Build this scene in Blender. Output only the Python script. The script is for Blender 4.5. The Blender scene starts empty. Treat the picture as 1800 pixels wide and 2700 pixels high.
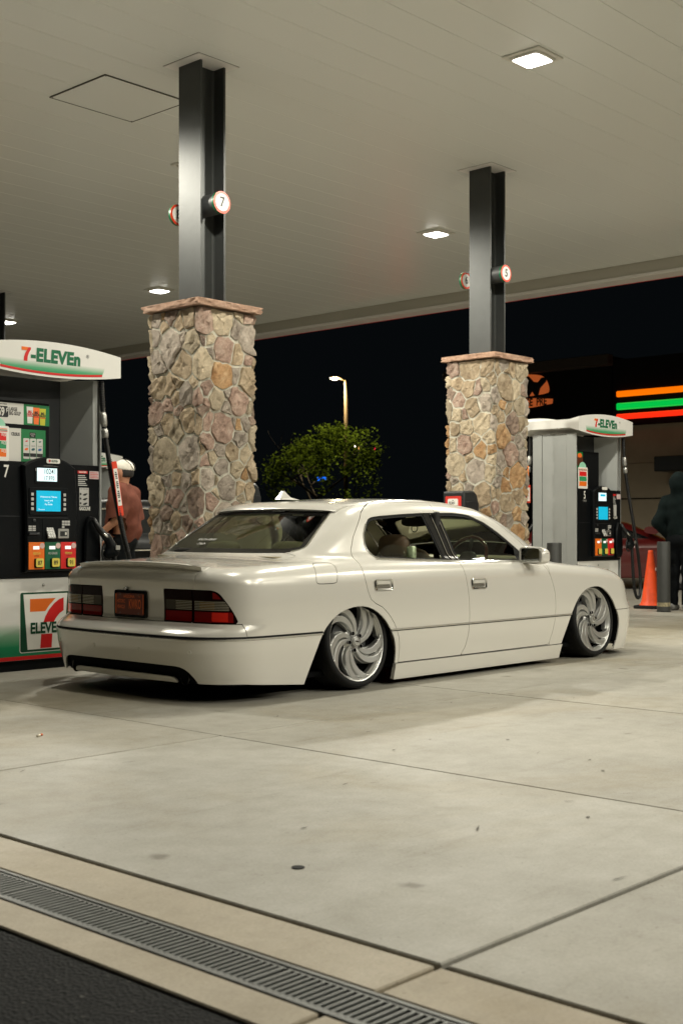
import bpy, math, random
import numpy as np
from mathutils import Vector, Matrix

scene = bpy.context.scene
COL = scene.collection
rad = math.radians

# ------------------------------------------------------------------ camera
# world: +X runs along the pump island (the way the sedan points), +Y across it, camera above the origin
cam_data = bpy.data.cameras.new('camera')
cam = bpy.data.objects.new('camera', cam_data)
COL.objects.link(cam)
cam.location = (0.0, 0.0, 1.0)
cam.rotation_euler = (rad(90.0), 0.0, rad(42.75 - 90.0))
cam_data.sensor_fit = 'VERTICAL'
cam_data.sensor_height = 36.0
cam_data.sensor_width = 24.0
cam_data.lens = 3310.0 / 2700.0 * 36.0
cam_data.shift_y = 55.0 / 2700.0
cam_data.clip_start = 0.05
cam_data.clip_end = 600.0
cam_data.dof.use_dof = True
cam_data.dof.focus_distance = 8.3
cam_data.dof.aperture_fstop = 5.0
scene.camera = cam

# ------------------------------------------------------------------ night sky
world = bpy.data.worlds.new('World')
scene.world = world
world.use_nodes = True
bg = world.node_tree.nodes['Background']
bg.inputs[0].default_value = (0.0019, 0.0026, 0.0031, 1.0)
bg.inputs[1].default_value = 1.0

# ------------------------------------------------------------------ exposure and render settings
scene.view_settings.view_transform = 'Standard'
scene.view_settings.look = 'None'
scene.view_settings.exposure = 0.0
scene.view_settings.gamma = 1.0
scene.view_settings.use_curve_mapping = False
scene.render.engine = 'CYCLES'
scene.cycles.use_denoising = True
scene.cycles.max_bounces = 10
scene.cycles.transparent_max_bounces = 16
scene.cycles.diffuse_bounces = 5
scene.cycles.glossy_bounces = 5
scene.cycles.sample_clamp_indirect = 6.0
scene.cycles.caustics_reflective = False
scene.cycles.caustics_refractive = False

LAMP_POWER = 126.0
LAMP_COLOR = (1.0, 0.95, 0.81)

# ------------------------------------------------------------------ small helpers
def link(o, parent=None):
    COL.objects.link(o)
    if parent is not None:
        o.parent = parent
    return o

def tag(o, label=None, cat=None, group=None, kind=None):
    if label: o['label'] = label
    if cat: o['category'] = cat
    if group: o['group'] = group
    if kind: o['kind'] = kind
    return o

def empty(name, loc=(0, 0, 0), rz=0.0, parent=None):
    o = bpy.data.objects.new(name, None)
    o.location = loc
    o.rotation_euler = (0, 0, rz)
    o.empty_display_size = 0.1
    return link(o, parent)

def dup(o, parent=None):
    c = o.copy()
    COL.objects.link(c)
    c.parent = parent
    for ch in o.children:
        dup(ch, c)
    return c

# ------------------------------------------------------------------ materials
MATS = {}
def M(name, color=(.5, .5, .5), rough=.5, metal=0.0, spec=.5, var=0.0, vscale=6.0, bump=0.0, bscale=40.0,
      coat=0.0, coatr=.05, emit=None, estr=0.0, aniso=0.0, sss=0.0, trans=0.0, coords='Object', rvar=0.0, bdist=.01):
    if name in MATS:
        return MATS[name]
    m = bpy.data.materials.new(name)
    MATS[name] = m
    m.use_nodes = True
    nt = m.node_tree
    b = nt.nodes['Principled BSDF']
    b.inputs['Base Color'].default_value = (*color, 1)
    b.inputs['Roughness'].default_value = rough
    b.inputs['Metallic'].default_value = metal
    b.inputs['Specular IOR Level'].default_value = spec
    b.inputs['Coat Weight'].default_value = coat
    b.inputs['Coat Roughness'].default_value = coatr
    b.inputs['Transmission Weight'].default_value = trans
    if emit:
        b.inputs['Emission Color'].default_value = (*emit, 1)
        b.inputs['Emission Strength'].default_value = estr
    if var or bump or rvar:
        tc = nt.nodes.new('ShaderNodeTexCoord')
        if var or rvar:
            n = nt.nodes.new('ShaderNodeTexNoise')
            n.inputs['Scale'].default_value = vscale
            n.inputs['Detail'].default_value = 6
            n.inputs['Roughness'].default_value = .62
            nt.links.new(tc.outputs[coords], n.inputs['Vector'])
            if var:
                r = nt.nodes.new('ShaderNodeValToRGB')
                r.color_ramp.elements[0].position = .32
                r.color_ramp.elements[1].position = .68
                r.color_ramp.elements[0].color = (*[c * (1 - var) for c in color], 1)
                r.color_ramp.elements[1].color = (*[min(1, c * (1 + var)) for c in color], 1)
                nt.links.new(n.outputs['Fac'], r.inputs['Fac'])
                nt.links.new(r.outputs['Color'], b.inputs['Base Color'])
            if rvar:
                mr = nt.nodes.new('ShaderNodeMapRange')
                mr.inputs[1].default_value = .3; mr.inputs[2].default_value = .7
                mr.inputs[3].default_value = max(0, rough - rvar); mr.inputs[4].default_value = min(1, rough + rvar)
                nt.links.new(n.outputs['Fac'], mr.inputs[0])
                nt.links.new(mr.outputs[0], b.inputs['Roughness'])
        if bump:
            n2 = nt.nodes.new('ShaderNodeTexNoise')
            n2.inputs['Scale'].default_value = bscale
            n2.inputs['Detail'].default_value = 5
            nt.links.new(tc.outputs[coords], n2.inputs['Vector'])
            bp = nt.nodes.new('ShaderNodeBump')
            bp.inputs['Strength'].default_value = bump
            bp.inputs['Distance'].default_value = bdist
            nt.links.new(n2.outputs['Fac'], bp.inputs['Height'])
            nt.links.new(bp.outputs['Normal'], b.inputs['Normal'])
    return m

def glass_mat(name, tint=(.8, .9, .8), ior=1.5, rough=0.0):
    if name in MATS:
        return MATS[name]
    m = bpy.data.materials.new(name)
    MATS[name] = m
    m.use_nodes = True
    nt = m.node_tree
    nt.nodes.remove(nt.nodes['Principled BSDF'])
    out = nt.nodes['Material Output']
    t = nt.nodes.new('ShaderNodeBsdfTransparent')
    t.inputs[0].default_value = (*tint, 1)
    g = nt.nodes.new('ShaderNodeBsdfGlossy')
    g.inputs['Roughness'].default_value = rough
    g.inputs[0].default_value = (1, 1, 1, 1)
    f = nt.nodes.new('ShaderNodeFresnel')
    f.inputs['IOR'].default_value = ior
    mx = nt.nodes.new('ShaderNodeMixShader')
    nt.links.new(f.outputs[0], mx.inputs[0])
    nt.links.new(t.outputs[0], mx.inputs[1])
    nt.links.new(g.outputs[0], mx.inputs[2])
    nt.links.new(mx.outputs[0], out.inputs['Surface'])
    return m

# ------------------------------------------------------------------ mesh collector
def chaikin(pts, n=1, closed=True):
    for _ in range(n):
        out = []
        L = len(pts)
        rng = range(L) if closed else range(L - 1)
        if not closed: out.append(tuple(pts[0]))
        for i in rng:
            a = pts[i]; b = pts[(i + 1) % L]
            out.append(tuple(.75 * p + .25 * q for p, q in zip(a, b)))
            out.append(tuple(.25 * p + .75 * q for p, q in zip(a, b)))
        if not closed: out.append(tuple(pts[-1]))
        pts = out
    return pts

class MB:
    def __init__(self):
        self.v = []; self.f = []
    def add(self, verts, faces):
        o = len(self.v)
        self.v.extend([tuple(map(float, p)) for p in verts])
        self.f.extend([tuple(i + o for i in f) for f in faces])
        return self
    def box(self, x0, x1, y0, y1, z0, z1, r=0.0):
        if r <= 0:
            v = [(x, y, z) for x in (x0, x1) for y in (y0, y1) for z in (z0, z1)]
            f = [(0, 1, 3, 2), (4, 6, 7, 5), (0, 4, 5, 1), (2, 3, 7, 6), (0, 2, 6, 4), (1, 5, 7, 3)]
            return self.add(v, f)
        X = (x0, x1); Y = (y0, y1); Z = (z0, z1)
        v = []; idx = {}
        for i in (0, 1):
            for j in (0, 1):
                for k in (0, 1):
                    sx = r if i == 0 else -r; sy = r if j == 0 else -r; sz = r if k == 0 else -r
                    idx[(i, j, k, 0)] = len(v); v.append((X[i], Y[j] + sy, Z[k] + sz))
                    idx[(i, j, k, 1)] = len(v); v.append((X[i] + sx, Y[j], Z[k] + sz))
                    idx[(i, j, k, 2)] = len(v); v.append((X[i] + sx, Y[j] + sy, Z[k]))
        f = []
        for a in range(3):
            b, c = [(1, 2), (2, 0), (0, 1)][a]
            for s in (0, 1):
                q = []
                for (p, t) in ((0, 0), (1, 0), (1, 1), (0, 1)):
                    key = [0, 0, 0]; key[a] = s; key[b] = p; key[c] = t
                    q.append(idx[(*key, a)])
                f.append(tuple(q if s else q[::-1]))
        for a in range(3):
            b, c = [(1, 2), (2, 0), (0, 1)][a]
            for p in (0, 1):
                for t in (0, 1):
                    k0 = [0, 0, 0]; k1 = [0, 0, 0]
                    k0[b] = k1[b] = p; k0[c] = k1[c] = t; k1[a] = 1
                    q = [idx[(*k0, b)], idx[(*k1, b)], idx[(*k1, c)], idx[(*k0, c)]]
                    f.append(tuple(q if (p ^ t) else q[::-1]))
        for i in (0, 1):
            for j in (0, 1):
                for k in (0, 1):
                    q = [idx[(i, j, k, 0)], idx[(i, j, k, 1)], idx[(i, j, k, 2)]]
                    f.append(tuple(q if (i + j + k) % 2 else q[::-1]))
        return self.add(v, f)
    def prism(self, poly, plane='xz', d0=0.0, d1=0.01, r=0.0):
        """closed 2D outline pushed along the third axis; r chamfers the d0 side"""
        n = len(poly)
        def P(p, d):
            return {'xz': (p[0], d, p[1]), 'xy': (p[0], p[1], d), 'yz': (d, p[0], p[1])}[plane]
        if r > 0:
            cx = sum(p[0] for p in poly) / n; cy = sum(p[1] for p in poly) / n
            ins = []
            for i in range(n):
                a = poly[i - 1]; b = poly[i]; c = poly[(i + 1) % n]
                t1 = Vector((b[0] - a[0], b[1] - a[1])); t2 = Vector((c[0] - b[0], c[1] - b[1]))
                t1.normalize() if t1.length > 1e-9 else None; t2.normalize() if t2.length > 1e-9 else None
                nn = Vector((-(t1.y + t2.y), t1.x + t2.x))
                if nn.length < 1e-6: nn = Vector((cx - b[0], cy - b[1]))
                nn.normalize()
                if nn.dot(Vector((cx - b[0], cy - b[1]))) < 0 and r < .02 and False: nn = -nn
                ins.append((b[0] + nn.x * r, b[1] + nn.y * r))
            area = sum(poly[i - 1][0] * poly[i][1] - poly[i][0] * poly[i - 1][1] for i in range(n))
            if area < 0:
                ins = [(2 * p[0] - q[0], 2 * p[1] - q[1]) for p, q in zip(poly, ins)]
            sg = 1 if d1 > d0 else -1
            v = [P(p, d0) for p in ins] + [P(p, d0 + sg * r) for p in poly] + [P(p, d1) for p in poly]
            f = [tuple(range(n))]
            for L in (0, 1):
                for i in range(n):
                    j = (i + 1) % n
                    f.append((L * n + i, L * n + n + i, L * n + n + j, L * n + j))
            f.append(tuple(range(3 * n - 1, 2 * n - 1, -1)))
        else:
            v = [P(p, d0) for p in poly] + [P(p, d1) for p in poly]
            f = [tuple(range(n)), tuple(range(2 * n - 1, n - 1, -1))]
            for i in range(n):
                j = (i + 1) % n
                f.append((i, i + n, j + n, j))
        return self.add(v, f)
    def tube(self, path, r, n=10, caps=True, wob=None):
        path = [Vector(p) for p in path]
        m = len(path)
        rr = r if hasattr(r, '__len__') else [r] * m
        t = (path[1] - path[0]).normalized()
        up = Vector((0, 0, 1)) if abs(t.z) < .9 else Vector((1, 0, 0))
        a = t.cross(up).normalized()
        v = []
        for i in range(m):
            if i == 0: t2 = path[1] - path[0]
            elif i == m - 1: t2 = path[-1] - path[-2]
            else: t2 = path[i + 1] - path[i - 1]
            t2 = t2.normalized()
            a = (a - t2 * a.dot(t2)).normalized()
            b = t2.cross(a)
            for k in range(n):
                g = 2 * math.pi * k / n
                v.append(path[i] + (a * math.cos(g) + b * math.sin(g)) * rr[i])
        f = []
        for i in range(m - 1):
            for k in range(n):
                k2 = (k + 1) % n
                f.append((i * n + k, i * n + k2, (i + 1) * n + k2, (i + 1) * n + k))
        if caps:
            f.append(tuple(range(n - 1, -1, -1)))
            f.append(tuple((m - 1) * n + k for k in range(n)))
        return self.add(v, f)
    def lathe(self, prof, n=32, axis='z', c=(0, 0, 0), caps=True):
        v = []; f = []
        for (r, h) in prof:
            for k in range(n):
                g = 2 * math.pi * k / n
                x, y = r * math.cos(g), r * math.sin(g)
                p = {'z': (x, y, h), 'y': (x, h, y), 'x': (h, x, y)}[axis]
                v.append((p[0] + c[0], p[1] + c[1], p[2] + c[2]))
        for i in range(len(prof) - 1):
            for k in range(n):
                k2 = (k + 1) % n
                f.append((i * n + k, i * n + k2, (i + 1) * n + k2, (i + 1) * n + k))
        if caps:
            f.append(tuple(range(n)))
            f.append(tuple((len(prof) - 1) * n + k for k in range(n)))
        return self.add(v, f)
    def mesh(self, name, smooth=False, recalc=True):
        me = bpy.data.meshes.new(name)
        me.from_pydata(self.v, [], self.f)
        if recalc:
            import bmesh
            bm = bmesh.new(); bm.from_mesh(me)
            bmesh.ops.recalc_face_normals(bm, faces=bm.faces)
            bm.to_mesh(me); bm.free()
        if smooth is True:
            me.polygons.foreach_set('use_smooth', [True] * len(me.polygons))
        elif smooth:
            me.polygons.foreach_set('use_smooth', [True] * len(me.polygons))
            me.set_sharp_from_angle(angle=rad(smooth))
        me.update()
        return me
    def build(self, name, mat, parent=None, smooth=False, loc=None, rz=None, recalc=True):
        me = self.mesh(name, smooth, recalc)
        if mat is not None:
            me.materials.append(MATS[mat] if isinstance(mat, str) else mat)
        o = bpy.data.objects.new(name, me)
        if loc is not None: o.location = loc
        if rz is not None: o.rotation_euler = (0, 0, rz)
        return link(o, parent)

def box_obj(name, b, mat, parent=None, r=0.0, smooth=False):
    return MB().box(*b, r=r).build(name, mat, parent, smooth)

def rrect(x0, x1, z0, z1, r, n=4):
    p = []
    for (cx, cz, a0) in ((x1 - r, z1 - r, 0), (x0 + r, z1 - r, 90), (x0 + r, z0 + r, 180), (x1 - r, z0 + r, 270)):
        for i in range(n + 1):
            a = rad(a0 + 90 * i / n)
            p.append((cx + r * math.cos(a), cz + r * math.sin(a)))
    return p

FLIP = Matrix(((1, 0, 0, 0), (0, 0, -1, 0), (0, 1, 0, 0), (0, 0, 0, 1)))
def text_mesh(body, size, xs=1.0, bold=0.0, extrude=0.0, align='CENTER', shear=0.0, sp=1.0):
    c = bpy.data.curves.new('lettering', 'FONT')
    c.body = body; c.size = size; c.align_x = align; c.align_y = 'CENTER'
    c.offset = bold; c.extrude = extrude; c.resolution_u = 3; c.shear = shear; c.space_character = sp
    o = bpy.data.objects.new('lettering', c)
    COL.objects.link(o)
    dg = bpy.context.evaluated_depsgraph_get()
    me = bpy.data.meshes.new_from_object(o.evaluated_get(dg))
    bpy.data.objects.remove(o); bpy.data.curves.remove(c)
    for v in me.vertices:
        v.co.x *= xs
    return me

def text(name, body, size, mat, parent, loc, xs=1.0, bold=0.0, rot=(math.pi / 2, 0, 0), align='CENTER', shear=0.0, sp=1.0):
    """flat print; by default it stands in the xz plane and is read from -y"""
    me = text_mesh(body, size, xs, bold, 0.0, align, shear, sp)
    me.name = name
    me.materials.clear(); me.materials.append(MATS[mat])
    o = bpy.data.objects.new(name, me)
    o.location = loc; o.rotation_euler = rot
    return link(o, parent)

# ------------------------------------------------------------------ implicit surfaces
def curve(pts, sm=0.0, n=4000):
    p = np.array(pts, float); lo, hi = p[0, 0], p[-1, 0]; pad = .5
    x = np.linspace(lo - pad, hi + pad, n); y = np.interp(x, p[:, 0], p[:, 1])
    s0 = (p[1, 1] - p[0, 1]) / (p[1, 0] - p[0, 0]); s1 = (p[-1, 1] - p[-2, 1]) / (p[-1, 0] - p[-2, 0])
    y = np.where(x < lo, p[0, 1] + s0 * (x - lo), np.where(x > hi, p[-1, 1] + s1 * (x - hi), y))
    if sm > 0:
        w = max(1, int(sm / (x[1] - x[0]))); k = np.hanning(2 * w + 3)[1:-1]; k /= k.sum()
        y = np.convolve(np.pad(y, w, mode='edge'), k, 'valid')
    return lambda q: np.interp(q, x, y)

def smax(a, b, k):
    h = np.clip(k - np.abs(a - b), 0, None) / k
    return np.maximum(a, b) + h * h * k * .25

def smin(a, b, k):
    return -smax(-a, -b, k)

def grad(f, P, e=1.5e-3):
    g = np.empty_like(P)
    for a in range(3):
        d = np.zeros(3); d[a] = e
        A = P + d; B = P - d
        g[:, a] = (f(A[:, 0], A[:, 1], A[:, 2]) - f(B[:, 0], B[:, 1], B[:, 2])) / (2 * e)
    return g

def newton(f, P, it=3):
    for _ in range(it):
        d = f(P[:, 0], P[:, 1], P[:, 2]); g = grad(f, P)
        P = P - g * (np.clip(d, -.02, .02) / np.maximum((g * g).sum(1), .04))[:, None]
    return P

def surfnet(f, lo, hi, h, it=3):
    ax = [np.arange(lo[i], hi[i] + h, h) for i in range(3)]
    X, Y, Z = np.meshgrid(*ax, indexing='ij')
    D = f(X.ravel(), Y.ravel(), Z.ravel()).reshape(X.shape)
    S = D < 0
    n = [len(a) for a in ax]
    cs = S[:-1, :-1, :-1]; allc = cs.copy(); anyc = cs.copy()
    acc = np.zeros((n[0] - 1, n[1] - 1, n[2] - 1, 3)); cnt = np.zeros((n[0] - 1, n[1] - 1, n[2] - 1))
    sl = lambda o, m: slice(o, m - 1 + o)
    for dx in (0, 1):
        for dy in (0, 1):
            for dz in (0, 1):
                c = S[sl(dx, n[0]), sl(dy, n[1]), sl(dz, n[2])]
                allc = allc & c; anyc = anyc | c
    act = anyc & ~allc
    for a in range(3):
        o1, o2 = [(1, 2), (0, 2), (0, 1)][a]
        for p in (0, 1):
            for q in (0, 1):
                i0 = [0, 0, 0]; i0[o1] = p; i0[o2] = q
                i1 = list(i0); i1[a] = 1
                A = D[sl(i0[0], n[0]), sl(i0[1], n[1]), sl(i0[2], n[2])]
                B = D[sl(i1[0], n[0]), sl(i1[1], n[1]), sl(i1[2], n[2])]
                cr = (A < 0) != (B < 0)
                t = np.where(cr, A / np.where(cr, A - B, 1), 0)
                for b in range(3):
                    acc[..., b] += np.where(cr, (t if b == a else i0[b]), 0)
                cnt += cr
    ii, jj, kk = np.nonzero(act)
    idx = -np.ones(act.shape, int); idx[ii, jj, kk] = np.arange(len(ii))
    c = np.maximum(cnt[ii, jj, kk], 1)[:, None]
    P = np.array(lo)[None] + h * (np.stack([ii, jj, kk], 1) + acc[ii, jj, kk] / c)
    Q = []
    for a in range(3):
        o1, o2 = [(1, 2), (2, 0), (0, 1)][a]
        s0 = [slice(0, m) for m in n]; s1 = [slice(0, m) for m in n]
        s0[a] = slice(0, n[a] - 1); s1[a] = slice(1, n[a])
        A = S[tuple(s0)]; B = S[tuple(s1)]
        e = np.argwhere(A != B)
        sh = A.shape
        ok = (e[:, o1] > 0) & (e[:, o2] > 0) & (e[:, o1] < n[o1] - 1) & (e[:, o2] < n[o2] - 1)
        e = e[ok]
        d1 = np.zeros(3, int); d1[o1] = 1
        d2 = np.zeros(3, int); d2[o2] = 1
        q = [e - d1 - d2, e - d2, e, e - d1]
        q = np.stack([idx[r[:, 0], r[:, 1], r[:, 2]] for r in q], 1)
        fl = ~A[e[:, 0], e[:, 1], e[:, 2]]
        q[fl] = q[fl][:, ::-1]
        Q.append(q)
    Q = np.concatenate(Q)
    Q = Q[(Q >= 0).all(1)]
    P = newton(f, P, it)
    T = np.concatenate([Q[:, [0, 1, 2]], Q[:, [0, 2, 3]]])
    return P, T, Q

def clip(P, T, phi):
    """keep the part of a triangle mesh where phi < 0"""
    s = phi < 0
    k = s[T].sum(1)
    keep = T[k == 3]
    newP = [P]; base = len(P)
    out = [keep]
    mixed = T[(k == 1) | (k == 2)]
    if len(mixed):
        km = s[mixed].sum(1)
        odd = np.where(km == 1, s[mixed].argmax(1), (~s[mixed]).argmax(1))
        r = np.arange(len(mixed))
        a = mixed[r, odd]; b = mixed[r, (odd + 1) % 3]; c = mixed[r, (odd + 2) % 3]
        def ev(u, v):
            t = (phi[u] / (phi[u] - phi[v]))[:, None]
            return P[u] + (P[v] - P[u]) * t
        key = np.concatenate([np.sort(np.stack([a, b], 1), 1), np.sort(np.stack([a, c], 1), 1)])
        U, first, inv = np.unique(key, axis=0, return_index=True, return_inverse=True)
        inv = inv.ravel()
        newP.append(ev(U[:, 0], U[:, 1]))
        ab = base + inv[:len(a)]; ac = base + inv[len(a):]
        one = km == 1
        out.append(np.stack([a, ab, ac], 1)[one])
        two = ~one
        out.append(np.stack([ab, b, c], 1)[two]); out.append(np.stack([ab, c, ac], 1)[two])
    P = np.concatenate(newP); T = np.concatenate(out)
    used = np.unique(T)
    mp = -np.ones(len(P), int); mp[used] = np.arange(len(used))
    return P[used], mp[T]

def polysd(x, z, poly):
    """signed distance to a 2D polygon, negative inside"""
    p = np.array(poly, float); q = np.roll(p, -1, 0)
    d = np.full(x.shape, 1e9); ins = np.zeros(x.shape, bool)
    for a, b in zip(p, q):
        e = b - a; wx = x - a[0]; wz = z - a[1]
        t = np.clip((wx * e[0] + wz * e[1]) / max(e @ e, 1e-12), 0, 1)
        d = np.minimum(d, (wx - t * e[0]) ** 2 + (wz - t * e[1]) ** 2)
        c = ((a[1] > z) != (b[1] > z)) & (x < (b[0] - a[0]) * (z - a[1]) / ((b[1] - a[1]) if b[1] != a[1] else 1e-12) + a[0])
        ins ^= c
    d = np.sqrt(d)
    return np.where(ins, -d, d)

def raw_mesh(name, P, T, mat, parent=None, N=None, smooth=True, faces=None):
    me = bpy.data.meshes.new(name)
    F = faces if faces is not None else T
    nf, k = F.shape
    me.vertices.add(len(P)); me.vertices.foreach_set('co', P.astype(np.float32).ravel())
    me.loops.add(nf * k); me.loops.foreach_set('vertex_index', F.astype(np.int32).ravel())
    me.polygons.add(nf)
    me.polygons.foreach_set('loop_start', np.arange(0, nf * k, k, dtype=np.int32))
    me.polygons.foreach_set('loop_total', np.full(nf, k, dtype=np.int32))
    me.update(calc_edges=True)
    me.validate()
    me.polygons.foreach_set('use_smooth', np.ones(len(me.polygons), bool) if smooth else np.zeros(len(me.polygons), bool))
    if N is not None and len(me.vertices) == len(N):
        me.normals_split_custom_set_from_vertices(N.tolist())
    if mat is not None:
        me.materials.append(MATS[mat] if isinstance(mat, str) else mat)
    me.update()
    o = bpy.data.objects.new(name, me)
    return link(o, parent)

def sdf_obj(name, f, lo, hi, h, mat, parent=None, loc=None, it=2):
    P, T, Q = surfnet(f, lo, hi, h, it)
    o = raw_mesh(name, P, T, mat, parent, faces=Q)
    if loc is not None: o.location = loc
    return o
# ================================================================== materials of the place
def concrete_mat(name, base, stain=(.30, .265, .20), amount=.8):
    m = bpy.data.materials.new(name); MATS[name] = m
    m.use_nodes = True
    nt = m.node_tree; b = nt.nodes['Principled BSDF']
    N = nt.nodes.new; L = nt.links.new
    geo = N('ShaderNodeNewGeometry'); oi = N('ShaderNodeObjectInfo')
    def noise(scale, detail=6, rough=.6, vec=None, dist=0.0):
        n = N('ShaderNodeTexNoise'); n.inputs['Scale'].default_value = scale
        n.inputs['Detail'].default_value = detail; n.inputs['Roughness'].default_value = rough
        n.inputs['Distortion'].default_value = dist
        L(vec or geo.outputs['Position'], n.inputs['Vector']); return n.outputs['Fac']
    def ramp(fac, p0, p1, c0, c1):
        r = N('ShaderNodeValToRGB'); e = r.color_ramp.elements
        e[0].position = p0; e[1].position = p1; e[0].color = (*c0, 1); e[1].color = (*c1, 1)
        L(fac, r.inputs['Fac']); return r.outputs['Color']
    def mul(a, c):
        x = N('ShaderNodeMix'); x.data_type = 'RGBA'; x.blend_type = 'MULTIPLY'
        x.inputs[0].default_value = 1.0
        L(a, x.inputs[6]); L(c, x.inputs[7]); return x.outputs[2]
    lo = tuple(c * .86 for c in base); hi = tuple(min(1, c * 1.07) for c in base)
    col = ramp(noise(.9, 8, .62), .30, .70, lo, hi)
    col = mul(col, ramp(noise(6.5, 9, .7), .34, .62, (.83, .82, .79), (1, 1, 1)))
    st = tuple(1 - amount * (1 - s / .36) for s in stain)
    col = mul(col, ramp(noise(.55, 9, .68, dist=.6), .50, .66, (1, 1, 1), st))
    # scuffs drawn out along the driving direction
    mp = N('ShaderNodeMapping'); mp.inputs['Scale'].default_value = (.35, 2.6, 1)
    L(geo.outputs['Position'], mp.inputs['Vector'])
    col = mul(col, ramp(noise(2.2, 7, .65, mp.outputs[0]), .58, .74, (1, 1, 1), (.80, .78, .74)))
    # oil spots
    v = N('ShaderNodeTexVoronoi'); v.feature = 'F1'; v.inputs['Scale'].default_value = 1.7
    v.inputs['Randomness'].default_value = 1.0
    wob = N('ShaderNodeVectorMath'); wob.operation = 'ADD'
    n3 = N('ShaderNodeTexNoise'); n3.inputs['Scale'].default_value = 7; L(geo.outputs['Position'], n3.inputs['Vector'])
    sc = N('ShaderNodeVectorMath'); sc.operation = 'SCALE'; sc.inputs['Scale'].default_value = .12
    L(n3.outputs['Color'], sc.inputs[0]); L(geo.outputs['Position'], wob.inputs[0]); L(sc.outputs[0], wob.inputs[1])
    L(wob.outputs[0], v.inputs['Vector'])
    col = mul(col, ramp(v.outputs['Distance'], .03, .075, (.52, .50, .46), (1, 1, 1)))
    col = mul(col, ramp(noise(17, 8, .72), .60, .72, (1, 1, 1), (.80, .79, .76)))
    col = mul(col, ramp(noise(46, 3, .6), .66, .72, (1, 1, 1), (.70, .69, .66)))
    # grime worn into the lane beside the pumps
    sx = N('ShaderNodeSeparateXYZ'); L(geo.outputs['Position'], sx.inputs[0])
    ln = N('ShaderNodeMath'); ln.operation = 'SUBTRACT'; ln.inputs[1].default_value = 6.35; L(sx.outputs['Y'], ln.inputs[0])
    la = N('ShaderNodeMath'); la.operation = 'ABSOLUTE'; L(ln.outputs[0], la.inputs[0])
    lw = N('ShaderNodeMath'); lw.operation = 'MULTIPLY_ADD'; lw.inputs[1].default_value = 1.6; lw.inputs[2].default_value = -.8
    L(noise(1.3, 8, .68), lw.inputs[0])
    ls = N('ShaderNodeMath'); ls.operation = 'ADD'; L(la.outputs[0], ls.inputs[0]); L(lw.outputs[0], ls.inputs[1])
    col = mul(col, ramp(ls.outputs[0], .15, .85, (.78, .74, .65), (1, 1, 1)))
    # fine grain
    col = mul(col, ramp(noise(95, 4, .7), .30, .66, (.80, .80, .79), (1.0, 1.0, 1.0)))
    # each slab was poured on its own day
    col = mul(col, ramp(oi.outputs['Random'], 0, 1, (.92, .91, .89), (1.0, 1.0, 1.0)))
    L(col, b.inputs['Base Color'])
    rr = N('ShaderNodeMapRange'); rr.inputs[3].default_value = .48; rr.inputs[4].default_value = .78
    L(noise(3.0, 6), rr.inputs[0]); L(rr.outputs[0], b.inputs['Roughness'])
    bp = N('ShaderNodeBump'); bp.inputs['Strength'].default_value = .22; bp.inputs['Distance'].default_value = .004
    L(noise(140, 4, .7), bp.inputs['Height']); L(bp.outputs[0], b.inputs['Normal'])
    return m

concrete_mat('concrete', (.45, .437, .39), amount=.55)
concrete_mat('concrete_tan', (.47, .41, .31), amount=.5)

def asphalt_mat():
    m = bpy.data.materials.new('asphalt'); MATS['asphalt'] = m
    m.use_nodes = True; nt = m.node_tree; b = nt.nodes['Principled BSDF']
    geo = nt.nodes.new('ShaderNodeNewGeometry')
    v = nt.nodes.new('ShaderNodeTexVoronoi'); v.inputs['Scale'].default_value = 95
    nt.links.new(geo.outputs['Position'], v.inputs['Vector'])
    r = nt.nodes.new('ShaderNodeValToRGB')
    e = r.color_ramp.elements
    e[0].color = (.005, .006, .0065, 1); e[1].color = (.011, .012, .0125, 1); e[0].position = .0; e[1].position = .9
    x = e.new(.955); x.color = (.06, .06, .056, 1)
    nt.links.new(v.outputs['Color'], r.inputs['Fac'])
    nt.links.new(r.outputs['Color'], b.inputs['Base Color'])
    b.inputs['Roughness'].default_value = .8; b.inputs['Specular IOR Level'].default_value = .15
    bp = nt.nodes.new('ShaderNodeBump'); bp.inputs['Strength'].default_value = .9; bp.inputs['Distance'].default_value = .006
    nt.links.new(v.outputs['Distance'], bp.inputs['Height']); nt.links.new(bp.outputs[0], b.inputs['Normal'])
asphalt_mat()

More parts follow.
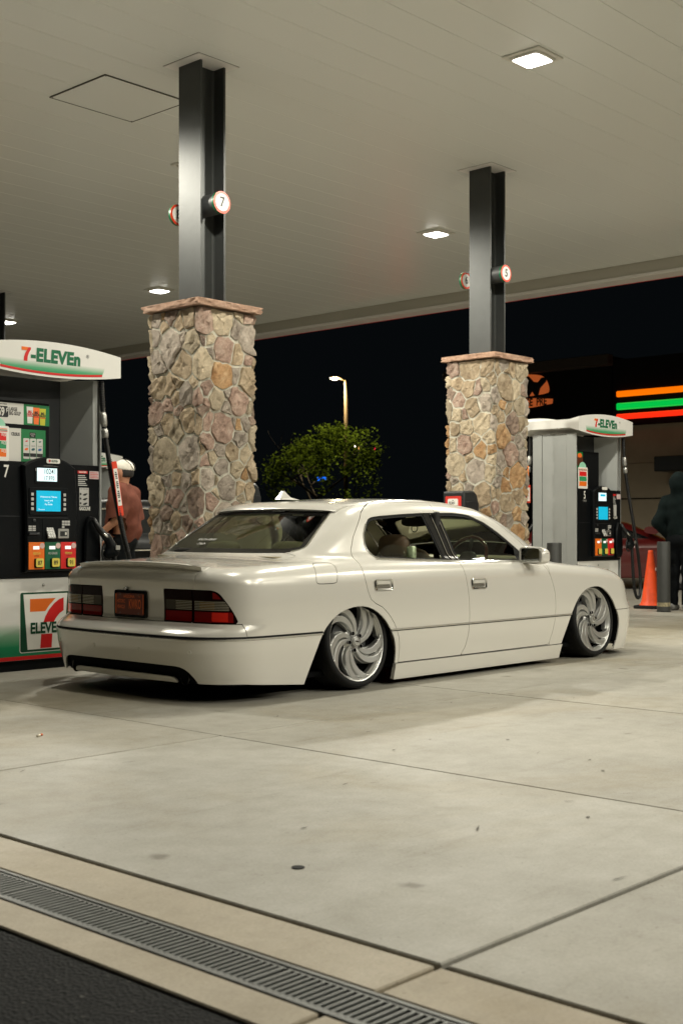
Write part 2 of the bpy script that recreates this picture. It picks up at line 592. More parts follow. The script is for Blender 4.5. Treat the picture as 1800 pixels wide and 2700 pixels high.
def stone_mat(name, c0, c1, c2):
    m = bpy.data.materials.new(name); MATS[name] = m
    m.use_nodes = True; nt = m.node_tree; b = nt.nodes['Principled BSDF']
    N = nt.nodes.new; L = nt.links.new
    geo = N('ShaderNodeNewGeometry'); oi = N('ShaderNodeObjectInfo')
    ad = N('ShaderNodeVectorMath'); ad.operation = 'ADD'; L(geo.outputs['Position'], ad.inputs[0]); L(oi.outputs['Random'], ad.inputs[1])
    n = N('ShaderNodeTexNoise'); n.inputs['Scale'].default_value = 9; n.inputs['Detail'].default_value = 9; n.inputs['Roughness'].default_value = .68
    L(ad.outputs[0], n.inputs['Vector'])
    r = N('ShaderNodeValToRGB'); e = r.color_ramp.elements
    e[0].position = .33; e[1].position = .68; e[0].color = (*c0, 1); e[1].color = (*c2, 1)
    q = e.new(.52); q.color = (*c1, 1)
    L(n.outputs['Fac'], r.inputs['Fac'])
    h = N('ShaderNodeHueSaturation')
    mr = N('ShaderNodeMapRange'); mr.inputs[3].default_value = 1.1; mr.inputs[4].default_value = 1.6
    L(oi.outputs['Random'], mr.inputs[0]); L(mr.outputs[0], h.inputs['Value']); L(r.outputs['Color'], h.inputs['Color'])
    L(h.outputs[0], b.inputs['Base Color'])
    b.inputs['Roughness'].default_value = .85
    v = N('ShaderNodeTexVoronoi'); v.feature = 'DISTANCE_TO_EDGE'; v.inputs['Scale'].default_value = 14
    w = N('ShaderNodeTexNoise'); w.inputs['Scale'].default_value = 26; w.inputs['Detail'].default_value = 8; w.inputs['Roughness'].default_value = .65
    L(n.outputs['Color'], v.inputs['Vector']); L(ad.outputs[0], w.inputs['Vector'])
    mv = N('ShaderNodeMath'); mv.operation = 'MINIMUM'; mv.inputs[1].default_value = .12
    L(v.outputs['Distance'], mv.inputs[0])
    ms = N('ShaderNodeMath'); ms.operation = 'MULTIPLY_ADD'; ms.inputs[1].default_value = 1.4
    L(mv.outputs[0], ms.inputs[0]); L(w.outputs['Fac'], ms.inputs[2])
    bp = N('ShaderNodeBump'); bp.inputs['Strength'].default_value = .9; bp.inputs['Distance'].default_value = .03
    L(ms.outputs[0], bp.inputs['Height']); L(bp.outputs[0], b.inputs['Normal'])
STONES = ['stone_tan', 'stone_grey', 'stone_pink', 'stone_ochre', 'stone_buff', 'stone_brown']
stone_mat('stone_tan', (.24, .175, .11), (.40, .31, .205), (.50, .41, .29))
stone_mat('stone_grey', (.20, .165, .135), (.36, .305, .25), (.47, .41, .345))
stone_mat('stone_pink', (.20, .125, .095), (.36, .25, .195), (.45, .36, .29))
stone_mat('stone_ochre', (.26, .13, .05), (.42, .255, .125), (.50, .36, .21))
stone_mat('stone_buff', (.30, .245, .17), (.46, .38, .265), (.54, .46, .335))
stone_mat('stone_brown', (.14, .10, .08), (.29, .21, .16), (.40, .31, .24))
stone_mat('sandstone', (.30, .17, .115), (.42, .265, .185), (.50, .345, .255))
M('mortar', (.50, .48, .40), .9, var=.15, vscale=20, bump=.5, bscale=90, coords='Object')
M('joint', (.012, .013, .013), .9)
M('earth', (.02, .022, .02), .95, var=.3)
M('ceiling', (.845, .86, .835), .27, spec=.35)
M('ceiling_trim', (.80, .78, .76), .38, spec=.4)
M('ceiling_gap', (.12, .118, .10), .8)
M('post_paint', (.052, .056, .055), .44, metal=.30, spec=.5, var=.06, vscale=9, bump=.12, bscale=14, bdist=.004)
M('lamp_housing', (.68, .67, .62), .35)
M('lamp_lens', (1, 1, 1), .3, emit=(1, .97, .88), estr=14.0)
M('steel_grate', (.10, .105, .10), .5, metal=.5, var=.25, vscale=18)
M('fascia', (.50, .48, .42), .5)
M('sign_red', (.75, .055, .02), .35, spec=.5)
M('sign_white', (.80, .79, .74), .35)
M('sign_green', (.0, .13, .05), .4)
M('print_black', (.008, .009, .01), .5)
M('dark_plastic', (.011, .013, .015), .42, spec=.5)
M('grey_dark', (.035, .038, .04), .5)

# ================================================================== ground
g = MB().box(-300, 300, -300, 300, -.6, -.14).build('ground', 'earth'); tag(g, kind='structure')
road = MB().box(-40, 1.748, -60, 60, -.14, -.006).build('road', 'asphalt'); tag(road, kind='structure')
UE = [2.285, 4.145, 6.375, 8.615, 10.855, 13.095, 15.335, 17.575, 19.815, 22.055, 24.295]
VE = [-12.2, -9.4, -6.6, -3.8, -1.0, 1.80, 4.635, 7.435, 10.235, 13.035, 15.835, 18.635, 21.435, 24.235, 27.035]
fore = MB().box(1.752, 24.6, -12.4, 27.3, -.14, -.022).build('forecourt', 'joint'); tag(fore, kind='structure')
rng = random.Random(4)
for i in range(len(UE) - 1):
    for j in range(len(VE) - 1):
        gl = .011 if i == 0 else .0045
        gb = .010 if (i == 0 and j == 5) else .0035
        gt = .010 if (i == 0 and j == 4) else .0035
        top = rng.uniform(-.001, .001)
        x0, x1, y0, y1 = UE[i] + gl, UE[i + 1] - .0045, VE[j] + gb, VE[j + 1] - gt
        b = MB().box(x0, x1, y0, y1, -.02, top, r=.004)
        b.build('concrete_slab', 'concrete', fore)
for (x0, x1) in ((1.757, 1.888), (2.062, 2.274)):
    for j in range(len(VE) - 1):
        MB().box(x0, x1, VE[j] + .008, VE[j + 1] - .008, -.02, .0005, r=.004).build('concrete_border', 'concrete_tan', fore)
far_lot = MB().box(24.61, 120, -60, 90, -.14, -.03).build('parking_lot', 'asphalt'); tag(far_lot, kind='structure')
side_lot = MB().box(1.76, 24.59, 27.31, 90, -.14, -.02).build('parking_lot', 'asphalt'); tag(side_lot, kind='structure')

# trench drain: channel, frame rails, cast grates of parallel bars
drain = empty('trench_drain', (1.975, 2.0, 0))
tag(drain, 'slotted metal trench drain grate running across the concrete beside the asphalt', 'drain')
MB().box(-.083, .083, -5.2, 5.2, -.1, -.06).build('channel', 'joint', drain)
for s in (-1, 1):
    MB().box(s * .074 - .008, s * .074 + .008, -5.2, 5.2, -.06, .001, r=.002).build('frame_rail', 'steel_grate', drain)
bar_me = MB().box(-.064, .064, -.0042, .0042, -.02, -.001, r=.0015).mesh('bar'); bar_me.materials.append(MATS['steel_grate'])
end_me = MB().box(-.064, .064, -.0055, .0055, -.02, -.0005, r=.002).mesh('bar_end'); end_me.materials.append(MATS['steel_grate'])
rail_me = MB().box(-.004, .004, -.247, .247, -.021, -.0015, r=.001).mesh('side_bar'); rail_me.materials.append(MATS['steel_grate'])
for gi in range(11):
    y0 = -2.2 + gi * .5
    gr = empty('grate', (0, y0, 0), parent=drain)
    for k in range(23):
        me = end_me if k in (0, 22) else bar_me
        o = bpy.data.objects.new('bar', me); o.location = (0, (k - 11) * .0215, 0); link(o, gr)
    for s in (-1, 1):
        o = bpy.data.objects.new('side_bar', rail_me); o.location = (s * .060, 0, 0); link(o, gr)

# gum spots, grit and a scrap of paper on the slabs
mb = MB()
r2 = random.Random(11)
for k in range(46):
    x = r2.uniform(2.4, 14); y = r2.uniform(-.5, 5.1)
    rr_ = r2.choice([.005, .007, .009, .013])
    n = 9
    mb.add([(x + rr_ * r2.uniform(.6, 1.3) * math.cos(6.283 * i / n), y + rr_ * r2.uniform(.5, 1.1) * math.sin(6.283 * i / n), .0024 + r2.uniform(0, .0008)) for i in range(n)], [tuple(range(n))])
for k in range(70):
    x = r2.uniform(2.4, 11); y = r2.uniform(.2, 5.2); a = r2.gauss(-.15, .35); Ls = r2.uniform(.012, .045); wd = r2.uniform(.0015, .004)
    ca, sa = math.cos(a), math.sin(a)
    pts = [(-Ls, 0), (-Ls * .4, wd), (Ls * .3, wd * r2.uniform(.4, 1)), (Ls, 0), (Ls * .2, -wd * .8), (-Ls * .5, -wd)]
    mb.add([(x + p * ca - q * sa, y + p * sa + q * ca, .0032 + r2.uniform(0, .0006)) for p, q in pts], [tuple(range(6))])
M('gum', (.115, .108, .09), .85)
sp = mb.build('ground_spots', 'gum'); tag(sp, 'small dark gum spots and grit scattered on the concrete', 'debris', kind='stuff')
disc = MB().lathe([(.020, .0012), (.020, .0026), (.017, .0032), (0.002, .0032)], 20).build('metal_disc', 'joint', loc=(2.665, 2.64, 0))
tag(disc, 'small dark round metal disc lying flush in the concrete near the drain', 'disc')
M('paper', (.72, .66, .52), .8); M('paper_red', (.6, .12, .03), .8)
butt = empty('cigarette_butt', (3.52, 5.27, .001)); butt.scale = (.7, .7, .7); tag(butt, 'orange and white cigarette butt on the concrete behind the white sedan', 'litter')
MB().tube([(-.03, -.016, .008), (.008, .004, .008)], .0075, 8).build('paper_tube', 'paper', butt, True)
MB().tube([(.009, .0045, .008), (.034, .018, .008)], .0078, 8).build('filter', 'paper_red', butt, True)

# ================================================================== canopy over the pumps
ZC = 4.97
can = empty('canopy', (9.05, 8.15, ZC)); tag(can, 'wide flat off-white canopy roof of long metal ceiling pans over the pumps', 'canopy')
CX0, CX1, CY0, CY1 = 1.55, 16.5, -7.4, 27.4
PITCH = .395
def canpart(name, b, mat, r=0.0):
    x0, x1, y0, y1, z0, z1 = b
    return MB().box(x0 - 9.05, x1 - 9.05, y0 - 8.15, y1 - 8.15, z0 - ZC, z1 - ZC, r=r).build(name, mat, can)
canpart('roof_deck', (CX0, CX1, CY0, CY1, ZC + .05, ZC + .25), 'ceiling_gap')
y = 4.945 - PITCH * 31
pan_me = None
while y < CY1:
    if y > CY0:
        canpart('ceiling_pan', (CX0 + .01, CX1 - .01, y + .0022, y + PITCH - .0022, ZC, ZC + .048), 'ceiling', r=.003)
    y += PITCH
canpart('fascia', (CX1, CX1 + .05, CY0 - .3, CY1 + .3, ZC - .165, ZC + .9), 'fascia')
canpart('fascia_lip', (CX1 - .02, CX1 + .32, CY0 - .3, CY1 + .3, ZC - .215, ZC - .168), 'ceiling_trim', r=.004)
canpart('fascia', (CX0 - .05, CX0, CY0 - .3, CY1 + .3, ZC - .17, ZC + .9), 'fascia')
canpart('fascia', (CX0 - .05, CX1 + .05, CY0 - .36, CY0 - .31, ZC - .17, ZC + .9), 'fascia')
canpart('fascia', (CX0 - .05, CX1 + .05, CY1 + .31, CY1 + .36, ZC - .17, ZC + .9), 'fascia')
M('neon_edge', (.5, .02, .02), .4, emit=(1, .05, .03), estr=.12)
canpart('light_strip', (CX1 + .325, CX1 + .345, CY0 - .3, CY1 + .3, ZC - .215, ZC - .19), 'neon_edge')

hatch = empty('access_hatch', (7.055, 9.285, ZC)); tag(hatch, 'square flush access panel in the canopy ceiling left of the front stone column', 'hatch')
for bb in ((-.468, -.458, -.418, .418), (.458, .468, -.418, .418), (-.457, .457, -.418, -.408), (-.457, .457, .408, .418)):
    MB().box(*bb, -.0112, -.0012).build('shadow_gap', 'ceiling_gap', hatch)
MB().box(-.4575, .4575, -.4075, .4075, -.009, -.001, r=.0015).build('panel', 'ceiling', hatch)
for (sx, sy) in ((-1, -1), (-1, 1), (1, -1), (1, 1)):
    MB().lathe([(.006, -.009), (.005, -.011), (.001, -.0115)], 10, c=(sx * .447, sy * .397, 0)).build('screw', 'grey_dark', hatch, True)

# ------------------------------------------------------------------ canopy lights
BEAM = [(.10, 0.0), (.18, .22), (.27, 1.35), (.37, 2.0), (.46, 2.0), (.60, 1.35), (.80, .62), (1.0, .36)]
def canopy_light(x, y, label, power=1.0):
    t = empty('canopy_light', (x, y, ZC)); tag(t, label, 'light', 'square lights in the canopy ceiling')
    MB().box(-.185, .185, -.185, .185, -.016, -.001, r=.005).build('flange', 'lamp_housing', t)
    rings = [(.125, -.016), (.118, -.035), (.098, -.046)]
    v = []; f = []
    for (hw, z) in rings:
        for p in rrect(-hw, hw, -hw, hw, hw * .28, 4): v.append((p[0], p[1], z))
    m = len(v) // 3
    for L in range(2):
        for i in range(m):
            j = (i + 1) % m
            f.append((L * m + i, L * m + j, L * m + m + j, L * m + m + i))
    f.append(tuple(2 * m + i for i in range(m)))
    MB().add(v, f).build('lens', 'lamp_lens', t, smooth=40)
    v2 = []; f2 = []
    for (hw, z) in ((.15, -.016), (.145, -.030), (.128, -.034), (.1255, -.020)):
        for p in rrect(-hw, hw, -hw, hw, hw * .25, 4): v2.append((p[0], p[1], z))
    for L in range(3):
        for i in range(m):
            j = (i + 1) % m
            f2.append((L * m + i, L * m + j, L * m + m + j, L * m + m + i))
    MB().add(v2, f2).build('bezel', 'lamp_housing', t, smooth=40)
    ld = bpy.data.lights.new('light_source', 'AREA')
    ld.shape = 'SQUARE'; ld.size = .20
    ld.energy = LAMP_POWER * power; ld.color = LAMP_COLOR
    ld.spread = rad(176)
    # wide-beam optics: most light leaves at 50-70 degrees, sharp cut-off above
    ld.use_nodes = True
    nt = ld.node_tree; em = nt.nodes['Emission']
    ge = nt.nodes.new('ShaderNodeNewGeometry')
    dt = nt.nodes.new('ShaderNodeVectorMath'); dt.operation = 'DOT_PRODUCT'
    nt.links.new(ge.outputs['Normal'], dt.inputs[0]); nt.links.new(ge.outputs['Incoming'], dt.inputs[1])
    ab = nt.nodes.new('ShaderNodeMath'); ab.operation = 'ABSOLUTE'; nt.links.new(dt.outputs['Value'], ab.inputs[0])
    rp = nt.nodes.new('ShaderNodeValToRGB'); el = rp.color_ramp.elements
    cv = BEAM
    el[0].position, el[0].color = cv[0][0], (cv[0][1],) * 3 + (1,)
    el[1].position, el[1].color = cv[-1][0], (cv[-1][1],) * 3 + (1,)
    for p_, v_ in cv[1:-1]:
        q_ = el.new(p_); q_.color = (v_, v_, v_, 1)
    nt.links.new(ab.outputs[0], rp.inputs['Fac']); nt.links.new(rp.outputs['Color'], em.inputs['Strength'])
    lo = bpy.data.objects.new('light_source', ld); lo.location = (0, 0, -.052)
    link(lo, t)
    return t
LX = (5.4, 8.77, 13.02)
LY = (-4.2, .2, 5.94, 10.34, 16.07, 20.55)
names = {(1, 2): 'large bright square canopy light at the upper right above the sedan',
         (2, 3): 'bright square canopy light just left of the rear stone column',
         (2, 4): 'small bright square canopy light at the left edge of the front steel post',
         (2, 5): 'small bright square canopy light at the far left above the pump sign',
         (1, 3): 'square canopy light almost hidden behind the front steel post'}
for i, x in enumerate(LX):
    for j, yy in enumerate(LY):
        if j >= 4 and i < 2: continue
        canopy_light(x + (.09 if (i, j) == (1, 3) else 0), yy, names.get((i, j), 'off-picture square canopy light %s, %s' % (('nearest the asphalt', 'in mid canopy', 'nearest the store')[i], ('farthest right', 'over the near lane', 'over the sedan', 'behind the front island', 'before the far island', 'behind the far island')[j])), {1: .82, 3: 1.7, 4: .55, 5: .5}.get(j, 1.0))

# ================================================================== stone pillars with steel posts
def voronoi_cells(seeds, w, x0, x1, z0, z1, per):
    cells = []
    for i, (sx, sz) in enumerate(seeds):
        poly = [(sx - .3, z0), (sx + .3, z0), (sx + .3, z1), (sx - .3, z1)]
        for j, (tx, tz) in enumerate(seeds):
            if j == i: continue
            for sh in (-per, 0, per):
                ux = tx + sh
                dx, dz = ux - sx, tz - sz
                d2 = dx * dx + dz * dz
                if d2 > .36: continue
                # power diagram half-plane
                c = (d2 + w[i] ** 2 - w[j] ** 2) / 2
                out = []
                for k in range(len(poly)):
                    a = poly[k]; b = poly[(k + 1) % len(poly)]
                    fa = (a[0] - sx) * dx + (a[1] - sz) * dz - c
                    fb = (b[0] - sx) * dx + (b[1] - sz) * dz - c
                    if fa <= 0: out.append(a)
                    if (fa < 0) != (fb < 0) and fa != fb:
                        t = fa / (fa - fb)
                        out.append((a[0] + (b[0] - a[0]) * t, a[1] + (b[1] - a[1]) * t))
                poly = out
                if len(poly) < 3: break
            if len(poly) < 3: break
        cells.append(poly if len(poly) >= 3 else None)
    return cells

def shrink(poly, d):
    cx = sum(p[0] for p in poly) / len(poly); cz = sum(p[1] for p in poly) / len(poly)
    out = []
    for p in poly:
        L = math.hypot(p[0] - cx, p[1] - cz)
        k = max(.35, (L - d) / max(L, 1e-6))
        out.append((cx + (p[0] - cx) * k, cz + (p[1] - cz) * k))
    return out

def stones_for(pillar, W, z0, z1, seed, weights):
    rg = random.Random(seed)
    per = 4 * W
    seeds = []; w = []
    tries = 0
    while tries < 9000:
        tries += 1
        r = rg.choice([.075, .09, .105, .12, .135, .15]) if tries < 1200 else (rg.choice([.055, .065, .08]) if tries < 4000 else rg.choice([.034, .042, .05]))
        x = rg.uniform(0, per); z = rg.uniform(z0 + .02, z1 - .02)
        ok = True
        for (a, b), q in zip(seeds, w):
            dx = abs(a - x); dx = min(dx, per - dx) * 1.18
            if max(math.hypot(dx, b - z), 1.12 * dx, 1.05 * abs(b - z)) < (q + r) * .90: ok = False; break
        if ok: seeds.append((x, z)); w.append(r)
        if len(seeds) >= 285: break
    cells = voronoi_cells(seeds, w, 0, per, z0, z1, per)
    base = W / 2 - .045
    def surf(s, z, h):
        s = s % per
        k = int(s // W) % 4; u = s - k * W - W / 2
        d = base + h
        u = u * (d / (W / 2)) if abs(u) > W / 2 - .06 else u
        return [(u, -d, z), (d, u, z), (-u, d, z), (-d, -u, z)][k]
    for poly in cells:
        if not poly: continue
        xs = [p[0] for p in poly]; zs = [p[1] for p in poly]
        if max(xs) - min(xs) < .035 or max(zs) - min(zs) < .03: continue
        poly = shrink(poly, rg.uniform(.008, .015))
        # split long edges, wobble, round
        q = []
        for k in range(len(poly)):
            a = poly[k]; b = poly[(k + 1) % len(poly)]
            L = math.hypot(b[0] - a[0], b[1] - a[1])
            m = max(1, int(L / .034))
            for t in range(m):
                f = t / m
                j = .008 if t else .004
                q.append((a[0] + (b[0] - a[0]) * f + rg.uniform(-j, j), a[1] + (b[1] - a[1]) * f + rg.uniform(-j, j)))
        n = len(q)
        cx = sum(p[0] for p in q) / n; cz = sum(p[1] for p in q) / n
        H = rg.uniform(.032, .046)
        tx, tz = rg.uniform(-.11, .11), rg.uniform(-.11, .11)
        rings = [(1.0, -.006, 0), (.996, .70, .12), (.965, .95, .16), (.80, 1.0, .19), (.55, 1.0, .21), (.27, 1.0, .22)]
        ph = [rg.uniform(0, 6.28) for _ in range(4)]
        v = []
        for (sc, hh, nz) in rings:
            for p in q:
                x = cx + (p[0] - cx) * sc; z = cz + (p[1] - cz) * sc
                if hh <= 0: h = hh
                else:
                    h = H * hh * (1 + nz * math.sin(31 * x + ph[0]) * math.cos(27 * z + ph[1]) + nz * .7 * math.sin(67 * (x - z) + ph[2]) + rg.uniform(-nz, nz) * .45)
                    h += (tx * (x - cx) + tz * (z - cz)) * min(1, hh)
                    h = max(h, .029)
                v.append(surf(x, z, h))
        v.append(surf(cx, cz, H * (1.04 + rg.uniform(-.15, .15))))
        f = []
        for L in range(len(rings) - 1):
            for i in range(n):
                j = (i + 1) % n
                f.append((L * n + i, L * n + j, (L + 1) * n + j, (L + 1) * n + i))
        L = len(rings) - 1
        for i in range(n):
            f.append((L * n + i, L * n + (i + 1) % n, len(v) - 1))
        MB().add(v, f).build('stone', rg.choices(STONES, weights)[0], pillar, smooth=24, recalc=False)

def h_beam(a=.14, tw=.010, tf=.021, z0=0, z1=1):
    b = a; f = .02
    pts = [(-a, -b), (-a + tf, -b), (-a + tf, -tw - f), (-a + tf + f * .3, -tw - f * .3), (-a + tf + f, -tw), (a - tf - f, -tw), (a - tf - f * .3, -tw - f * .3), (a - tf, -tw - f),
           (a - tf, -b), (a, -b), (a, b), (a - tf, b), (a - tf, tw + f), (a - tf - f * .3, tw + f * .3), (a - tf - f, tw), (-a + tf + f, tw), (-a + tf + f * .3, tw + f * .3), (-a + tf, tw + f), (-a + tf, b), (-a, b)]
    return MB().prism(pts, 'xy', z0, z1)

CAP_Z = 2.92
def pillar(x, y, label, seed, weights, full=True):
    t = empty('stone_pillar', (x, y, 0)); tag(t, label, 'pillar', 'stone pillars carrying the canopy')
    W = .65
    MB().box(-W / 2 + .0195, W / 2 - .0195, -W / 2 + .0195, W / 2 - .0195, -.005, CAP_Z - .058, r=.02).build('mortar_core', 'mortar', t)
    # rough sandstone cap
    hw = .362; rgc = random.Random(seed + 5); n = 22
    ring = []
    for k in range(4):
        for i in range(n):
            u = -hw + 2 * hw * i / n
            ring.append([(u, -hw), (hw, u), (-u, hw), (-hw, -u)][k])
    v = []; f = []
    lv = [(-.056, .985), (-.050, 1.0), (-.036, 1.0), (-.02, 1.0), (-.006, 1.0), (0, .985)]
    for li, (z, sc) in enumerate(lv):
        for i, p in enumerate(ring):
            corner = (i % n == 0)
            j = 0 if li in (0, 5) else rgc.uniform(-.011, .006)
            m = max(abs(p[0]), abs(p[1]))
            k = sc + j / hw
            v.append((p[0] * k, p[1] * k, CAP_Z + z))
    m = len(ring)
    for L in range(len(lv) - 1):
        for i in range(m):
            jn = (i + 1) % m
            f.append((L * m + i, L * m + jn, (L + 1) * m + jn, (L + 1) * m + i))
    f.append(tuple(range(m - 1, -1, -1))); f.append(tuple((len(lv) - 1) * m + i for i in range(m)))
    MB().add(v, f).build('cap_stone', 'sandstone', t, smooth=30)
    h_beam(z0=CAP_Z - .01, z1=ZC - .006).build('steel_post', 'post_paint', t)
    MB().box(-.235, .215, -.225, .225, ZC - .0065, ZC - .001, r=.001).build('ceiling_plate', 'ceiling_trim', t)
    MB().box(-.241, .221, -.231, .231, ZC - .0012, ZC - .0004).build('plate_shadow_gap', 'ceiling_gap', t)
    if full: stones_for(t, W, 0.01, CAP_Z - .062, seed, weights)
    return t
pillar(7.05, 8.13, 'stone-clad pillar with steel post behind the trunk of the white sedan', 3, [4, 3.6, 4, 1.1, 3.2, 1.2])
pillar(11.19, 8.17, 'stone-clad pillar with steel post beside the grey pump past the windshield', 8, [5, 2.5, 2, 2.2, 5, 1.2])
pillar(11.30, 18.25, 'pillar with dark steel post cut off by the left edge of the picture', 21, [4, 3, 3, 1, 3, 2])

# round pump number signs on the posts
M('drum_grey', (.05, .053, .055), .5)
def number_sign(x, y, z, digit, label, drum):
    t = empty('pump_number_sign', (x, y, z)); tag(t, label, 'sign', 'round red-ringed pump number signs on the posts')
    MB().lathe([(.091, .003), (.093, .008), (.093, .028), (.091, .032)], 40, 'y').build('rim', 'sign_green', t, smooth=40)
    MB().lathe([(.0925, .0035), (.0925, .0), (.001, .0)], 40, 'y', caps=False).build('ring', 'sign_red', t, smooth=40)
    MB().lathe([(.072, .001), (.072, -.0016), (.001, -.0016)], 40, 'y', caps=False).build('face', 'sign_white', t, smooth=40)
    text('digit', digit, .115, 'print_black', t, (0, -.0026, 0), xs=.95, bold=.0034)
    if drum:
        MB().lathe([(.088, .032), (.088, .262), (.08, .264)], 36, 'y').build('drum', 'drum_grey', t, smooth=40)
    else:
        MB().box(-.008, .008, -.28, .03, .082, .094).build('arm', 'drum_grey', t)
    return t
number_sign(7.035, 7.86, 3.765, '7', 'round sign with the number 7 on the front steel post', True)
number_sign(7.06, 8.45, 3.765, '8', 'red-ringed round sign peeking out left of the front steel post', False)
number_sign(11.15, 7.89, 3.80, '5', 'round sign with the number 5 on the rear steel post', True)
number_sign(11.215, 8.475, 3.81, '6', 'round sign with the number 6 half hidden behind the rear steel post', False)
# ================================================================== the white sedan
VC = 6.245          # its centre line in y
CU = 7.3            # origin of the car in x
PAINT = M('pearl_paint', (.765, .75, .70), .26, metal=.15, spec=.6, coat=1.0, coatr=.015)
M('chrome', (.82, .82, .80), .08, metal=1.0)
M('chrome_soft', (.60, .60, .58), .22, metal=1.0)
M('gloss_black', (.006, .006, .007), .12, spec=.6)
M('rubber', (.006, .0065, .007), .75, spec=.3)
M('tyre', (.008, .0085, .009), .68, spec=.3, bump=.2, bscale=60)
M('under_black', (.004, .0045, .005), .9, spec=.1)
M('lens_red', (.21, .007, .007), .12, spec=.35)
M('lens_smoke', (.010, .0016, .0016), .25, spec=.05)
M('lens_clear', (.11, .10, .08), .16, spec=.5, metal=.35)
M('lens_red_bright', (.42, .015, .01), .12, spec=.6, coat=.6, emit=(.8, .03, .01), estr=.10)
M('lens_rib', (.62, .58, .46), .2, spec=.6, metal=.4)
M('lens_amber', (.20, .12, .035), .15, spec=.4)
M('cream_leather', (.40, .345, .235), .55, var=.08, bump=.1, bscale=120)
M('tan_leather', (.26, .19, .12), .5, var=.1)
M('dark_trim', (.012, .012, .012), .6)
M('burgundy_wood', (.10, .018, .012), .12, spec=.6, coat=.6)
M('alloy', (.60, .605, .59), .33, metal=.75, spec=.6)
M('plate_orange', (.80, .15, .03), .4)
M('plate_dark', (.15, .028, .013), .5)
M('decal_white', (.72, .72, .70), .5)
glass_mat('glass_green', (.60, .68, .52), 1.5)
glass_mat('glass_side', (.78, .86, .74), 1.45)
glass_mat('glass_clear', (.90, .93, .88), 1.5)

T_ = curve([(4.4, .775), (4.7, .79), (4.87, .806), (5.2, .835), (5.6, .857), (6.0, .87), (7.5, .855), (8.2, .812), (8.5, .787), (8.9, .762), (9.2, .718), (9.45, .645), (9.65, .555), (9.8, .45)], .12)
W_ = curve([(-.1, .865), (.04, .885), (.15, .898), (.3, .911), (.45, .916), (.6, .914), (.7, .903), (.76, .885), (.82, .855), (.9, .80)], .05)
P_ = curve([(4.4, .84), (4.7, .87), (5.0, .895), (5.4, .914), (6, .916), (8.4, .916), (8.9, .914), (9.2, .905), (9.5, .885), (9.7, .86)], .15)
UR = curve([(0, 4.80), (.12, 4.765), (.2, 4.74), (.3, 4.715), (.385, 4.708), (.405, 4.716), (.43, 4.755), (.46, 4.828), (.48, 4.842), (.6, 4.840), (.665, 4.833), (.72, 4.828), (.78, 4.838), (.82, 4.865), (.9, 4.95)], .02)
UF = curve([(0, 9.54), (.2, 9.595), (.35, 9.61), (.40, 9.605), (.44, 9.565), (.5, 9.545), (.6, 9.50), (.7, 9.40), (.8, 9.2)], .03)
R_ = curve([(5.0, .53), (5.3, .735), (5.523, .886), (6.02, 1.169), (6.1, 1.196), (6.25, 1.222), (6.5, 1.242), (6.8, 1.251), (7.1, 1.250), (7.35, 1.238), (7.55, 1.219), (7.706, 1.200), (7.966, 1.118), (8.236, .990), (8.4, .9), (8.6, .79), (8.9, .63)], .06)

def lower_body(U, y, z):
    y = np.abs(y)
    fs = y - (P_(U) - .916 + W_(z))
    fr = UR(z) + .085 * y * y - U
    ff = U - (UF(z) - .17 * y * y)
    ft = z - (T_(U) - .05 * y * y)
    k = .34 - .10 * np.clip((z - .40) / .08, 0, 1)
    a = smax(smax(fs, fr, k), ff, .24)
    return smax(a, ft, .085)
def greenhouse(U, y, z):
    y = np.abs(y)
    t = np.clip((U - 6.6) / .5, 0, 1); Ue = U + y * y * (-.2 + .55 * t)
    d = z - .82
    w = .80 - .38 * d - .12 * d * d - .09 * np.clip((6.15 - U) / .55, 0, 1.6) ** 1.5 - .04 * np.clip((U - 7.5) / .7, 0, 2) ** 2
    gs = (y - w) * .925
    e = .004; sl = (R_(Ue + e) - R_(Ue - e)) / (2 * e)
    gt = (z - R_(Ue) + .055 * y * y) / np.sqrt(1 + sl * sl)
    return np.maximum(smax(gs, gt, .10), .77 - z)
def car_body(U, y, z):
    return smin(lower_body(U, y, z), greenhouse(U, y, z), .04)

car = empty('sedan', (CU, VC, 0))
tag(car, 'lowered pearl white four-door sedan with silver turbine wheels parked at the pumps', 'car')
OFF = np.array([CU, 0, 0])

P0, T0, _ = surfnet(car_body, (4.62, -.028, .0), (9.72, .96, 1.30), .014)
P0, T0 = clip(P0, T0, -P0[:, 1] - 1e-9)

